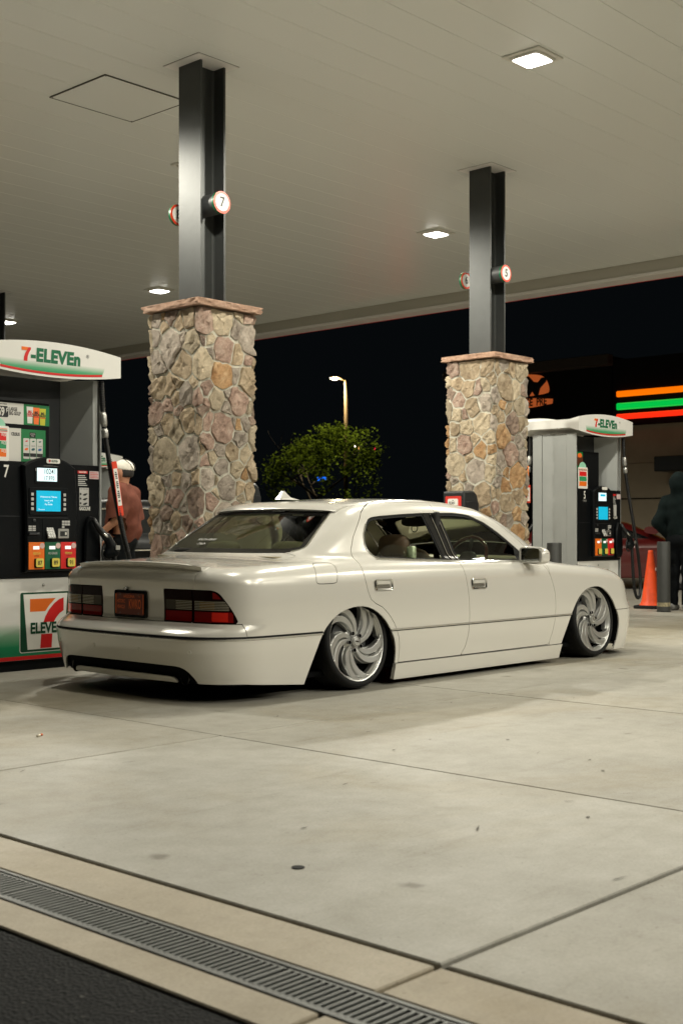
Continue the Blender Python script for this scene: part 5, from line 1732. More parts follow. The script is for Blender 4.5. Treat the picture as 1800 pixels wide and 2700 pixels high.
        for q, mt in enumerate(('grade_red', 'brand_green_light', 'grade_orange')):
            z_ = 1.715 - q * .058
            flat('promo_block', rect(cx - .082, cx + .076, z_ - .054, z_), yC - .0028, mt, side)
            if detail:
                text('promo_price', ('$15', '$12', '$12')[q], .030, 'sign_white', side, (cx + .072, yC - .0034, z_ - .014), xs=.8, bold=.001, align='RIGHT')
                for w_ in range(3): flat('promo_text_line', rect(cx - .078, cx - .01 - .012 * w_, z_ - .026 - w_ * .009, z_ - .0225 - w_ * .009), yC - .0034, 'ad_white', side)
        for q, mt in enumerate(('cup_orange', 'brand_green', 'brand_red')):
            flat('promo_stripe', rect(cx - .09, cx + .085, 1.742 - q * .009, 1.747 - q * .009), yC - .0028, mt, side)
        # nozzle boot and nozzle
        MB().prism(chaikin([(.315, .70), (.455, .70), (.465, .86), (.445, 1.08), (.40, 1.125), (.345, 1.12), (.31, 1.0)], 1), 'xz', F - .052, F - .008, r=.012).build('nozzle_boot', 'pump_black', side, smooth=35)
        nz = empty('nozzle', (.0, 0, 0), parent=side)
        MB().tube([(.36, F - .085, 1.105), (.385, F - .10, 1.055), (.42, F - .12, 1.0), (.455, F - .13, .955)], [.017, .022, .026, .030], 14).build('nozzle_spout', 'hose_black', nz, True)
        MB().lathe([(.020, 0), (.034, .004), (.034, .016), (.022, .022)], 20).build('nozzle_collar', 'chrome_soft', nz, True, loc=(.432, F - .125, .975)).rotation_euler = (rad(20), rad(35), 0)
        def bodyf(x, y, z):
            ax, ay, az = .455, F - .13, .965; bx, by, bz = .515, F - .135, .86
            dx, dy, dz = bx - ax, by - ay, bz - az
            tt = np.clip(((x - ax) * dx + (y - ay) * dy + (z - az) * dz) / (dx * dx + dy * dy + dz * dz), 0, 1)
            d1 = np.sqrt((x - ax - tt * dx) ** 2 + ((y - ay - tt * dy) * 1.25) ** 2 + (z - az - tt * dz) ** 2) - (.034 + .012 * tt)
            cx_, cz_ = .47, .845
            d2 = np.sqrt((x - cx_) ** 2 + ((y - F + .125) * 1.4) ** 2 + (z - cz_) ** 2) - .042
            return smin(d1, d2, .03)
        if s == 1: sdf_obj('nozzle_body', bodyf, (.38, F - .22, .76), (.60, F - .05, 1.03), .012, 'pump_black', nz)
        gd = [(.44, F - .12, .92), (.415, F - .12, .87), (.42, F - .12, .80), (.455, F - .125, .775), (.49, F - .13, .80), (.50, F - .13, .84)]
        MB().tube(chaikin(gd, 2, closed=False), .0085, 8).build('nozzle_guard', 'hose_black', nz, True)
        if s == 1:
            tagm = MB().prism(rrect(.495, .535, .872, .905, .006), 'xz', F - .186, F - .180).build('nozzle_badge', 'silver', nz)
        # hose: hangs from the hood, swings past the boot
        path = [(.452, F - .06, 2.150), (.455, F - .065, 2.05), (.462, F - .07, 1.94)]
        hp = chaikin([(.452, F - .06, 2.150), (.458, F - .062, 2.0), (.470, F - .07, 1.80), (.495, F - .085, 1.60), (.525, F - .10, 1.40), (.56, F - .12, 1.20), (.60, F - .13, 1.00), (.665, F - .13, .80), (.735, F - .12, .58), (.76, F - .12, .42), (.735, F - .13, .25), (.66, F - .14, .19), (.585, F - .14, .27), (.545, F - .14, .48), (.525, F - .14, .72), (.515, F - .137, .84)], 2, closed=False)
        hose = MB().tube(hp, .0185, 12).build('hose', 'hose_black', side, True)
        # ribs of the hose sleeve
        P_h = [Vector(p) for p in hp]
        seg = [0]
        for a, b in zip(P_h[:-1], P_h[1:]): seg.append(seg[-1] + (b - a).length)
        def at_len(L):
            for i in range(len(seg) - 1):
                if seg[i + 1] >= L:
                    k = (L - seg[i]) / max(1e-6, seg[i + 1] - seg[i])
                    return P_h[i].lerp(P_h[i + 1], k), (P_h[i + 1] - P_h[i]).normalized()
            return P_h[-1], (P_h[-1] - P_h[-2]).normalized()
        mbr = MB()
        Ls = [.01 + .013 * i for i in range(14)] + ([.60 + .013 * i for i in range(56)])
        for L in Ls:
            p, d = at_len(L)
            q = d.to_track_quat('Z', 'Y').to_matrix()
            vv = []; nn = 12
            for (r_, h_) in ((.0185, -.0045), (.0222, -.002), (.0222, .002), (.0185, .0045)):
                for i in range(nn):
                    a = 6.28318 * i / nn
                    vv.append(p + q @ Vector((r_ * math.cos(a), r_ * math.sin(a), h_)))
            ff = [(l * nn + i, l * nn + (i + 1) % nn, (l + 1) * nn + (i + 1) % nn, (l + 1) * nn + i) for l in range(3) for i in range(nn)]
            mbr.add(vv, ff)
        rb_ = mbr.build('hose_ribs', 'hose_black', side, True); rb_['kind'] = 'stuff'
        for (L0, L1) in ((.235, .345), (.36, .43)):
            pts = [at_len(L0 + (L1 - L0) * k / 4)[0] for k in range(5)]
            MB().tube(pts, [.021, .027, .027, .027, .022], 16).build('breakaway_coupling', 'silver', side, True)
        if detail:
            # red safety tag strapped to the hose
            p0, d0 = at_len(.625); p1, d1 = at_len(1.02)
            tg = MB().prism(rrect(-.024, .024, -.21, .21, .012), 'xz', -.004, .0, r=.001).build('hose_tag', 'sign_red', side)
            tg.location = ((p0 + p1) / 2) + Vector((.008, -.030, 0)); tg.rotation_euler = (0, -math.atan2(p1.x - p0.x, -(p1.z - p0.z)) , 0)
            MB().prism(rrect(-.018, .018, -.13, .155, .004), 'xz', -.0052, -.003).build('hose_tag_card', 'sign_white', tg)
            rq = random.Random(2)
            for q in range(16):
                z_ = .125 - q * .0145
                if q % 5 == 4: continue
                flat('hose_tag_print', rect(-.012 + rq.uniform(0, .006), .012 - rq.uniform(0, .006), z_ - .0045, z_ + .0045), -.0062, 'print_black', tg)
    # everything on a customer side becomes a direct part of the dispenser
    for side in [c for c in t.children if c.name.startswith('customer_side')]:
        Rm = Matrix.Rotation(side.rotation_euler[2], 4, 'Z')
        for ch in list(side.children):
            mb_ = ch.matrix_basis.copy()
            ch.parent = t
            ch.matrix_basis = Rm @ mb_
        bpy.data.objects.remove(side)
    return t
dispenser(5.305, 8.16, '7', 'fuel dispenser number 7 with adverts at the left edge behind the trunk', True)
d5 = dispenser(12.995, 8.16, '5', 'grey fuel dispenser number 5 standing right of the rear stone pillar', False)
d2 = dup(d5); d2.location = (12.995, 18.2, 0); d2['label'] = 'far fuel dispenser whose white hood shows behind the person in the cap'
# ================================================================== street furniture on the islands
M('bollard_paint', (.045, .047, .045), .45, var=.12, vscale=8)
M('scuff', (.30, .26, .16), .8, var=.5, vscale=30)
def bollard(x, y, label, scuffed=False):
    t = empty('bollard', (x, y, 0)); tag(t, label, 'bollard', 'grey steel bollards guarding the pumps')
    MB().lathe([(.083, 0), (.083, .875), (.080, .886), (.070, .890), (.001, .892)], 32, caps=False).build('tube', 'bollard_paint', t, smooth=35)
    MB().lathe([(.088, .0), (.088, .012), (.084, .014)], 32, caps=False).build('floor_collar', 'joint', t, smooth=35)
    if scuffed:
        MB().lathe([(.0836, .07), (.0836, .12)], 24, caps=False).build('scuff_mark', 'scuff', t)
bollard(12.02, 7.85, 'grey bollard seen over the hood of the white sedan before the pump')
bollard(14.44, 7.80, 'scuffed grey bollard between the orange cone and the hooded person', True)
bollard(6.15, 8.62, 'grey bollard behind the nozzle of the left pump')

M('cone_orange', (.80, .075, .01), .5, var=.12, vscale=12)
cone = empty('traffic_cone', (14.98, 8.28, 0), rad(12)); tag(cone, 'orange traffic cone on a black rubber base beside the bollard', 'cone')
MB().box(-.18, .18, -.18, .18, 0, .045, r=.012).build('base', 'rubber', cone)
MB().lathe([(.150, .045), (.140, .055), (.118, .11), (.034, .745), (.036, .755), (.028, .77), (.018, .77), (.018, .74)], 32, caps=False).build('cone_body', 'cone_orange', cone, smooth=35)
MB().prism(rrect(-.02, .02, .50, .54, .006), 'xz', -.072, -.068).build('sticker', 'sign_white', cone)

M('bin_black', (.014, .016, .017), .5, spec=.4, bump=.15, bscale=120)
M('bin_red', (.62, .04, .03), .4)
def waste_unit(x, y, label, sign):
    t = empty('service_bin', (x, y, 0)); tag(t, label, 'bin', 'black windshield service bins on the island')
    prof = [(-.125, .02), (.125, .02), (.13, 1.20), (.125, 1.33), (.10, 1.405), (.06, 1.438), (.0, 1.445), (-.125, 1.435), (-.135, 1.42), (-.137, 1.20)]
    MB().prism(prof, 'xz', -.135, .135, r=.018).build('bin_body', 'bin_black', t, smooth=30)
    MB().prism(rrect(-.095, .115, 1.05, 1.33, .02), 'xz', -.139, -.133, r=.002).build('side_recess', 'dark_plastic', t)
    MB().prism(rrect(-.118, .118, 1.02, 1.415, .018), 'yz', -.146, -.134, r=.003).build('front_frame', 'bin_black', t)
    if sign:
        MB().prism(rrect(-.108, .100, 1.06, 1.385, .01), 'yz', -.1485, -.145).build('sign_panel', 'bin_red', t)
        MB().prism(rrect(-.066, .068, 1.13, 1.358, .014), 'yz', -.1500, -.148).build('sign_card', 'sign_white', t)
        for s_, z_ in (('SCAN', 1.312), ('TO SAVE', 1.272)):
            text('sign_lettering', s_, .042, 'print_black', t, (-.1507, .052, z_), xs=.68, bold=.0012, rot=RY, align='LEFT')
        text('sign_dash', '-', .05, 'print_black', t, (-.1507, 0, 1.345), xs=1.2, bold=.001, rot=RY)
waste_unit(10.615, 8.085, 'black service bin with red scan sign before the rear stone pillar', True)
waste_unit(7.56, 8.20, 'black service bin at the right flank of the front stone pillar', False)

M('flag_orange', (.85, .22, .02), .45)
hold = empty('notice_holder', (11.575, 7.90, 1.33)); tag(hold, 'red notice board with orange rod on the right flank of the rear pillar', 'notice board')
MB().box(-.045, .03, -.015, .015, .0, .20, r=.004).build('board', 'sign_red', hold)
MB().box(-.040, .01, -.018, -.0155, .02, .17).build('card', 'sign_white', hold)
MB().tube([(.0, 0, .19), (-.005, 0, .41)], .0115, 10).build('rod', 'flag_orange', hold, True)
MB().box(-.05, .012, -.012, .012, -.06, -.001, r=.004).build('bracket', 'dark_plastic', hold)

# ================================================================== people
def rcone(ax, ay, az, bx, by, bz, ra, rb_):
    dx, dy, dz = bx - ax, by - ay, bz - az; q = max(dx * dx + dy * dy + dz * dz, 1e-9)
    def f(x, y, z):
        t = np.clip(((x - ax) * dx + (y - ay) * dy + (z - az) * dz) / q, 0, 1)
        return np.sqrt((x - ax - t * dx) ** 2 + (y - ay - t * dy) ** 2 + (z - az - t * dz) ** 2) - (ra + (rb_ - ra) * t)
    return f
def ell(cx, cy, cz, a, b, c):
    def f(x, y, z):
        k = np.sqrt(((x - cx) / a) ** 2 + ((y - cy) / b) ** 2 + ((z - cz) / c) ** 2)
        return (k - 1) * min(a, b, c)
    return f
def union(fs, k=.03):
    def f(x, y, z):
        d = fs[0](x, y, z)
        for g in fs[1:]: d = smin(d, g(x, y, z), k)
        return d
    return f
def hand(wx, wy, wz, fx, fy, fz, side):
    """palm and five curled fingers from the wrist along (fx,fy,fz)"""
    w = Vector((wx, wy, wz)); d = Vector((fx, fy, fz)).normalized()
    lat = d.cross(Vector((0, 0, 1))); lat = lat.normalized() if lat.length > .1 else Vector((1, 0, 0))
    nrm = lat.cross(d).normalized()
    fs = []
    palm = w + d * .085
    fs.append((w, palm, .028, .034))
    for k, L in enumerate((.072, .082, .076, .058)):
        b = palm + lat * (-.030 + .020 * k)
        m_ = b + d * L * .55; e = m_ + d * L * .35 - nrm * L * .35
        fs += [(b, m_, .0105, .0095), (m_, e, .0095, .008)]
    tb = w + d * .03 - lat * .030 * side
    tm = tb + d * .035 - lat * .03 * side - nrm * .01
    fs += [(tb, tm, .014, .012), (tm, tm + d * .032 - nrm * .012, .012, .010)]
    return [rcone(*a, *b, ra, r_) for a, b, ra, r_ in fs]

M('skin', (.42, .20, .12), .5, sss=.0); M('skin_pale', (.50, .30, .20), .5)
M('tee_brown', (.125, .043, .029), .85, spec=.08, var=.14, vscale=14, bump=.3, bscale=30)
M('denim_black', (.005, .006, .007), .85, spec=.08, var=.2); M('shoe_grey', (.20, .20, .19), .7, var=.4, vscale=20); M('shoe_white', (.65, .65, .62), .6)
M('cap_white', (.66, .63, .55), .8, var=.1); M('hair_dark', (.012, .010, .009), .7); M('glasses', (.008, .008, .008), .3)
M('hoodie_green', (.006, .0105, .0105), .85, spec=.08, var=.25, vscale=8, bump=.2, bscale=25); M('jacket_white', (.55, .56, .55), .8, spec=.08, var=.08)

def person(loc, rz, H, label, top, legs, shoes, skin='skin', cap=False, hood=False, arm_pose='bent', oversize=0.0, group=None):
    t = empty('person', loc, rz); tag(t, label, 'person')
    k = H / 1.76
    sh = 1.44
    # arm joints: (shoulder, elbow, wrist) for left (+y) and right (-y)
    arms = []
    for s in (1, -1):
        S = (-.01, s * .19, sh - .03)
        if arm_pose == 'bent':
            E = (-.03, s * .25, 1.14); Wp = (.20, s * .20, .97)
        elif arm_pose == 'pocket':
            E = (-.10, s * .27, 1.15); Wp = (.06, s * .20, .97)
        else:
            E = (-.02, s * .24, 1.14); Wp = (.05, s * .25, .89)
        arms.append((S, E, Wp, s))
    fs = [ell(.015, 0, 1.645, .100, .077, .118), ell(.045, 0, 1.585, .062, .055, .055), rcone(0, 0, 1.40, .005, 0, 1.56, .062, .054),
          ell(.115, 0, 1.628, .018, .014, .026), ell(.100, 0, 1.575, .02, .026, .012), ell(.0, .078, 1.635, .02, .012, .03), ell(.0, -.078, 1.635, .02, .012, .03),
          ell(0, 0, 1.28, .115, .175, .20), ell(0, 0, 1.05, .105, .155, .18), ell(-.01, 0, .93, .115, .165, .12)]
    for S, E, Wp, s in arms:
        fs += [rcone(0, s * .10, sh, *S, .065, .062), rcone(*S, *E, .056, .042), rcone(*E, *Wp, .042, .030)]
    for s in (1, -1):
        fs += [rcone(0, s * .085, .90, .015, s * .095, .50, .088, .060), rcone(.015, s * .095, .50, -.02, s * .10, .10, .060, .040), rcone(-.03, s * .10, .05, .13, s * .115, .035, .042, .034)]
    core = union(fs, .035)
    fings = []
    for S, E, Wp, s in arms:
        d = Vector(Wp) - Vector(E)
        fings += hand(*Wp, *d, s)
    fg = union(fings, .010)
    def bodyf(x, y, z): return smin(core(x, y, z), fg(x, y, z), .012)
    body = sdf_obj('body', bodyf, (-.22, -.42, -.01), (.42, .42, 1.80), .0125, skin, t)
    # trousers and shoes
    lf = [ell(-.01, 0, .93, .128, .178, .13)]
    for s in (1, -1):
        lf += [rcone(0, s * .085, .90, .015, s * .098, .50, .100, .080), rcone(.015, s * .098, .50, -.015, s * .10, .09, .080, .068)]
    wr = lambda x, y, z: .006 * np.sin(34 * z + 9 * y) * np.sin(21 * x + 5 * z)
    lg = union(lf, .03)
    P, T, Q = surfnet(lambda x, y, z: lg(x, y, z) + wr(x, y, z), (-.2, -.3, .0), (.2, .3, 1.1), .02, 2)
    P, T = clip(P, T, .075 - P[:, 2]); raw_mesh('trousers', P, T, legs, t)
    for s in (1, -1):
        sf = union([rcone(-.045, s * .10, .055, .03, s * .105, .06, .052, .05), rcone(.03, s * .105, .055, .155, s * .12, .038, .048, .038)], .03)
        P, T, Q = surfnet(sf, (-.15, s * .11 - .1, -.03), (.25, s * .11 + .1, .16), .012, 2)
        P, T = clip(P, T, .002 - P[:, 2]); raw_mesh('shoe', P, T, shoes, t)
    # top garment
    o = oversize
    tf = [ell(0, 0, 1.27, .138 + o, .205 + o, .215), ell(0, 0, 1.06, .135 + o * 1.2, .19 + o * 1.1, .22), rcone(0, -.08, 1.455, 0, .08, 1.455, .075, .075)]
    long_ = arm_pose != 'bent' or hood
    for S, E, Wp, s in arms:
        tf.append(rcone(0, s * .10, sh - .01, *S, .078, .080))
        tf.append(rcone(*S, *E, .078 + o * .5, .066 + o * .9))
        if long_: tf.append(rcone(*E, *Wp, .066, .048))
    if hood:
        tf.append(ell(-.03, 0, 1.655, .150, .128, .155)); tf.append(rcone(-.03, 0, 1.40, -.03, 0, 1.52, .11, .10))
    tu = union(tf, .045)
    fold = lambda x, y, z: ((.013 if o > 0 else .008) * np.sin(24 * y + 17 * x + 6 * z + 2 * np.sin(5 * z)) * np.clip((1.42 - z) / .35, 0, 1) + .004 * np.sin(41 * z + 13 * x) * np.sin(9 * y))
    P, T, Q = surfnet(lambda x, y, z: tu(x, y, z) + fold(x, y, z), (-.32, -.46, .72), (.40, .46, 1.86), .0155, 2)
    hem = .84 if o > 0 else .90
    cut = lambda P: hem + .01 * np.sin(17 * P[:, 1]) - P[:, 2]
    P, T = clip(P, T, cut(P))
    if not hood: P, T = clip(P, T, P[:, 2] - (1.525 - .35 * np.clip(P[:, 0], -.05, .1)))
    else: P, T = clip(P, T, np.where(P[:, 2] > 1.53, P[:, 0] - .055, -1.0))
    if not long_:
        for S, E, Wp, s in arms:
            dv = np.array(E) - np.array(S); L = np.linalg.norm(dv); dv /= L
            along = (P - np.array(S)) @ dv - L * 1.0
            rad_ = np.linalg.norm((P - np.array(S)) - ((P - np.array(S)) @ dv)[:, None] * dv, axis=1)
            P, T = clip(P, T, np.where((s * P[:, 1] > .17 + .0) & (rad_ < .13), along, -1.0))
    raw_mesh('top', P, T, top, t)
    if cap:
        ch = lambda x, y, z: np.maximum(ell(-.002, 0, 1.672, .113, .090, .100)(x, y, z), 1.665 + .12 * (x + .0) - z - .0)
        sdf_obj('cap', ch, (-.16, -.13, 1.6), (.15, .13, 1.81), .0125, 'cap_white', t)
        br = [(.07, -.075), (.13, -.070), (.175, -.045), (.19, 0), (.175, .045), (.13, .070), (.07, .075)]
        v = [(x, y, 1.700 - .10 * (x - .07) - 1.2 * y * y) for x, y in br] + [(x, y, 1.692 - .10 * (x - .07) - 1.2 * y * y) for x, y in br]
        n = len(br); f = [tuple(range(n)), tuple(range(2 * n - 1, n - 1, -1))] + [(i, (i + 1) % n, n + (i + 1) % n, n + i) for i in range(n)]
        MB().add(v, f).build('cap_brim', 'cap_white', t)
        for a in (-.045, .045):
            MB().tube([(-.125, a * .6, 1.66), (-.10, a * 1.2, 1.72), (-.05, a * 1.4, 1.762), (0, a, 1.783)], .004, 6).build('cap_seam', 'hair_dark', t, True)
        sdf_obj('hair', lambda x, y, z: np.maximum(np.maximum(ell(.0, 0, 1.645, .112, .088, .118)(x, y, z), z - 1.685), np.maximum(x - .03, 1.585 - z)), (-.14, -.11, 1.56), (.06, .11, 1.70), .0125, 'hair_dark', t)
        for s in (1, -1):
            MB().tube([(.112, s * .035 + .022 * math.cos(a), 1.650 + .018 * math.sin(a)) for a in np.linspace(0, 6.28, 14)], .003, 6).build('glasses_rim', 'glasses', t, True)
            MB().tube([(.11, s * .06, 1.652), (.05, s * .082, 1.652), (-.01, s * .084, 1.648)], .003, 6).build('glasses_arm', 'glasses', t, True)
    else:
        sdf_obj('hair', lambda x, y, z: np.maximum(ell(-.012, 0, 1.665, .108, .088, .115)(x, y, z), np.maximum(x - .075, 1.57 - z + .9 * np.clip(x, 0, 1))), (-.14, -.11, 1.55), (.1, .11, 1.8), .0125, 'hair_dark', t)
    for s in (1, -1):
        sdf_obj('eye', ell(.098, s * .033, 1.648, .010, .013, .008), (.08, s * .033 - .02, 1.63), (.115, s * .033 + .02, 1.665), .005, 'hair_dark', t)
    t.scale = (k, k, k)
    return t
HEAD = math.atan2(.7343, -.6788)       # image-left
person((8.17, 10.68, 0), HEAD + rad(-12), 1.76, 'person in brown oversized tee and white cap behind the left pump', 'tee_brown', 'denim_black', 'shoe_white', cap=True, oversize=.035)
person((14.80, 7.76, 0), rad(42.75 - 40), 1.74, 'person in a dark green hooded jacket behind the scuffed bollard', 'hoodie_green', 'denim_black', 'shoe_grey', hood=True, arm_pose='pocket')
person((15.66, 7.42, 0), HEAD + rad(10), 1.76, 'person in white jacket cut off by the right edge of the picture', 'jacket_white', 'denim_black', 'shoe_white', 'skin_pale', arm_pose='hang')

# ================================================================== other vehicles
M('car_white', (.62, .62, .60), .3, coat=1, coatr=.04); M('car_red', (.075, .005, .004), .3, coat=1, coatr=.04); M('car_black', (.0025, .003, .0035), .3, coat=.15, coatr=.04, spec=.15)
M('car_glass', (.006, .007, .008), .06, spec=.6); M('brake_glow', (.6, .01, .01), .3, emit=(1.0, .02, .015), estr=8.0); M('rim_grey', (.3, .3, .3), .35, metal=.8)
M('head_glass', (.7, .7, .68), .1, metal=.5)
def small_car(name, label, loc, rz, paint, roof, side_glass, brake=False, chrome=False, L=4.4, hw=.89, hood=.95, deck=1.0, zg=.96):
    t = empty(name, loc, rz); tag(t, label, 'car')
    Rf = curve(roof, .10)
    def lowf(x, y, z):
        y = np.abs(y)
        fs = y - (hw - .06 * np.clip((z - .55) / .45, 0, 1) ** 2 - .04 * np.clip((.45 - z) / .3, 0, 1))
        fe = np.abs(x) - (L / 2 - .16 * y * y - .10 * np.clip((z - .6) / .4, 0, 1) - .08 * np.clip((.4 - z) / .3, 0, 1))
        ft = z - np.interp(x, [-L / 2, -L / 2 + .8, 0, L / 2 - 1.2, L / 2], [deck - .06, deck, zg, hood, hood - .22]) + .05 * y * y
        return np.maximum(smax(smax(fs, fe, .25), ft, .12), .20 - z)
    def grf(x, y, z):
        y = np.abs(y)
        gs = (y - (hw - .07 - .42 * (z - zg))) * .92
        e = .01; xe = x + .12 * y * y * np.sign(-x + .2)
        sl = (Rf(xe + e) - Rf(xe - e)) / (2 * e)
        return np.maximum(smax(gs, (z - Rf(xe) + .06 * y * y) / np.sqrt(1 + sl * sl), .14), zg - .12 - z)
    bf = lambda x, y, z: smin(lowf(x, y, z), grf(x, y, z), .05)
    zt = max(p[1] for p in roof) + .08
    P, T, Q = surfnet(bf, (-L / 2 - .08, -hw - .06, .12), (L / 2 + .08, hw + .06, zt), .035, 3)
    wx = (-L * .30, L * .31)
    arch = lambda P: -np.minimum(np.hypot(P[:, 0] - wx[0], P[:, 2] - .32), np.hypot(P[:, 0] - wx[1], P[:, 2] - .32)) + .37
    P, T = clip(P, T, np.where(np.abs(P[:, 1]) > hw - .3, arch(P), -1.0))
    gl = lambda P: np.maximum(polysd(P[:, 0], P[:, 2], side_glass), -np.abs(P[:, 1]) + .45)
    rw = lambda P: np.maximum(np.maximum(np.abs(P[:, 1]) - (hw - .30), zg + .04 - P[:, 2]), P[:, 2] - (max(p[1] for p in roof) - .09))
    endg = lambda P: np.maximum(rw(P), -np.minimum(P[:, 0] - roof[1][0], 0) * 0 + np.where((P[:, 0] < side_glass[0][0]) | (P[:, 0] > side_glass[-1][0] - .1), -1.0, 1.0))
    allg = lambda P: np.minimum(gl(P), endg(P))
    tl = lambda P: np.maximum(np.maximum(P[:, 0] + L / 2 - .30, np.abs(P[:, 2] - .93 * (deck / 1.0)) - .11), .52 - np.abs(P[:, 1]))
    Pg, Tg = clip(P, T, allg(P)); raw_mesh('window', Pg, Tg, 'car_glass', t)
    Pt, Tt = clip(P, T, tl(P))
    for s in (1, -1):
        Ps, Ts = clip(Pt, Tt, -s * Pt[:, 1]); raw_mesh('tail_lamp', Ps, Ts, 'brake_glow' if brake else 'lens_red', t)
    Pb, Tb = clip(P, T, -allg(P)); Pb, Tb = clip(Pb, Tb, -tl(Pb)); raw_mesh('body', Pb, Tb, paint, t)
    for s in (1, -1):
        for x in wx:
            w = empty('wheel', (x, s * (hw - .10), .32), parent=t)
            MB().lathe([(.22, -.09), (.30, -.09), (.32, -.06), (.32, .06), (.30, .09), (.22, .09)], 32, 'y', caps=False).build('tyre', 'tyre', w, smooth=40)
            MB().lathe([(.225, -.08 * 1), (.20, -.05), (.06, -.055), (.001, -.07)], 24, 'y', caps=False).build('rim', 'rim_grey', w, smooth=40).rotation_euler = (0, 0, 0 if s < 0 else math.pi)
        MB().box(L / 2 - .42, L / 2 - .12, s * (hw - .30) - .12, s * (hw - .30) + .10, .60, .72, r=.03).build('headlamp', 'head_glass', t)
        MB().prism(chaikin([(.62, 1.0), (.86, .97), (.86, 1.09), (.66, 1.12)], 1), 'xz', s * (hw + .02), s * (hw + .15)).build('mirror', paint, t)
        if chrome:
            sg = side_glass
            yy = lambda z: s * (hw - .062 - .42 * (z - zg))
            MB().tube([(x, yy(z), z) for x, z in [sg[0]] + sg[1:]], .011, 6).build('window_chrome', 'chrome', t, True)
            MB().tube([(-L * .45, s * (hw + .004), .80), (L * .42, s * (hw + .004), .80)], .010, 6).build('side_chrome', 'chrome', t, True)
    return t
small_car('hatchback', 'white hatchback with red tail lamps seen through the sedan windows', (27.45, 22.15, 0), 0, 'car_white',
          [(-2.25, .55), (-2.1, 1.0), (-1.75, 1.42), (-1.2, 1.53), (-.2, 1.56), (.5, 1.48), (1.2, 1.05), (1.8, .7)],
          [(-1.75, 1.06), (-1.5, 1.33), (-.9, 1.40), (.0, 1.42), (.5, 1.34), (1.0, 1.05)], brake=True, L=4.3, deck=1.02, zg=1.0)
small_car('parked_car', 'black car with chrome window trim behind the person in the cap', (9.3, 12.4, 0), 0, 'car_black',
          [(-2.4, .6), (-1.9, .98), (-1.1, 1.36), (-.3, 1.42), (.3, 1.40), (1.2, 1.0), (1.9, .7)],
          [(-1.45, 1.0), (-1.05, 1.24), (-.3, 1.30), (.25, 1.27), (.85, 1.0)], chrome=True, L=4.7, deck=.98, hood=.92, zg=.94)
small_car('coupe', 'dark red car standing behind the orange cone', (20.2, 12.0, 0), rad(-62), 'car_red',
          [(-2.2, .5), (-1.7, .9), (-.9, 1.22), (-.2, 1.27), (.3, 1.20), (1.1, .85), (1.8, .6)],
          [(-1.0, .92), (-.7, 1.10), (-.2, 1.16), (.2, 1.12), (.75, .90)], L=4.3, deck=.92, hood=.90, zg=.86)

# ================================================================== store at the back right
M('stucco', (.42, .35, .25), .9, var=.08, vscale=1.5, bump=.2, bscale=40); M('stucco_dark', (.010, .010, .010), .9, spec=.1)
M('stripe_orange', (.8, .2, .02), .4, emit=(1.0, .17, .0), estr=1.05); M('stripe_green', (.0, .5, .12), .4, emit=(.0, .50, .055), estr=1.05); M('stripe_red', (.8, .02, .01), .4, emit=(1.0, .025, .005), estr=1.15)
M('cornice', (.05, .04, .03), .8)
st_ = empty('store_building', (25.0, 6.0, 0)); tag(st_, 'beige store with glowing orange, green and red stripes behind the right pump', 'building')
MB().box(.0, 8, -18, 8.75, -.03, 2.55).build('wall_lower', 'stucco', st_)
MB().box(.02, 8, -18, 8.75, 2.56, 3.40).build('wall_upper', 'stucco', st_)
MB().box(-.03, 8, -18, 8.75, 3.40, 4.9).build('fascia_band', 'stucco_dark', st_)
for nm, z0, z1, mt in (('light_stripe', 4.05, 4.18, 'stripe_orange'), ('light_stripe', 3.76, 3.91, 'stripe_green'), ('light_stripe', 3.545, 3.665, 'stripe_red')):
    MB().box(-.12, -.035, -17.8, 8.62, z0, z1, r=.02).build(nm, mt, st_)
MB().box(-1.0, -.04, -9, 7.2, 2.30, 2.62, r=.02).build('awning', 'dark_plastic', st_)
MB().box(-.035, -.001, -17, 8.7, 1.75, 1.775).build('wall_joint', 'stucco_dark', st_)
nb = empty('shop_building', (25.0, 17.3, 0)); tag(nb, 'dark shop front with an orange backlit rooster sign behind the rear pillar', 'building')
MB().box(.0, 8, -2.5, 2.1, -.03, 5.0).build('wall', 'stucco_dark', nb)
MB().box(-.25, 0, -2.55, 2.15, 4.78, 5.03, r=.02).build('cornice', 'cornice', nb)
M('sign_glow', (.6, .2, .06), .5, emit=(1.0, .20, .045), estr=.30); M('sign_dark', (.006, .005, .005), .6)
MB().prism(chaikin([(1.2, 4.25), (-.80, 4.25), (-.86, 4.40), (-.74, 4.66), (-.52, 4.76), (.3, 4.80), (1.2, 4.6)], 2), 'yz', -.04, -.002).build('backlit_sign', 'sign_glow', nb)
MB().prism(chaikin([(1.3, 3.98), (-.92, 3.98), (-.95, 4.20), (1.3, 4.20)], 1), 'yz', -.04, -.002).build('backlit_panel', 'sign_glow', nb)
MB().prism([(-.48, 4.24), (-.56, 4.24), (-.62, 4.42), (-.78, 4.56), (-.80, 4.66), (-.66, 4.66), (-.56, 4.56), (-.44, 4.58), (-.30, 4.72), (-.18, 4.74), (.10, 4.70), (.30, 4.50), (.10, 4.24), (-.30, 4.24), (-.40, 4.36)], 'yz', -.07, -.045).build('rooster_emblem', 'sign_dark', nb)
MB().box(-.07, -.042, -.95, 1.3, 4.195, 4.235).build('sign_rule', 'sign_dark', nb)
o = text('sign_lettering', 'SE  PRE', .25, 'sign_dark', nb, (-.06, -.52, 4.09), xs=.72, bold=.008, rot=RY)
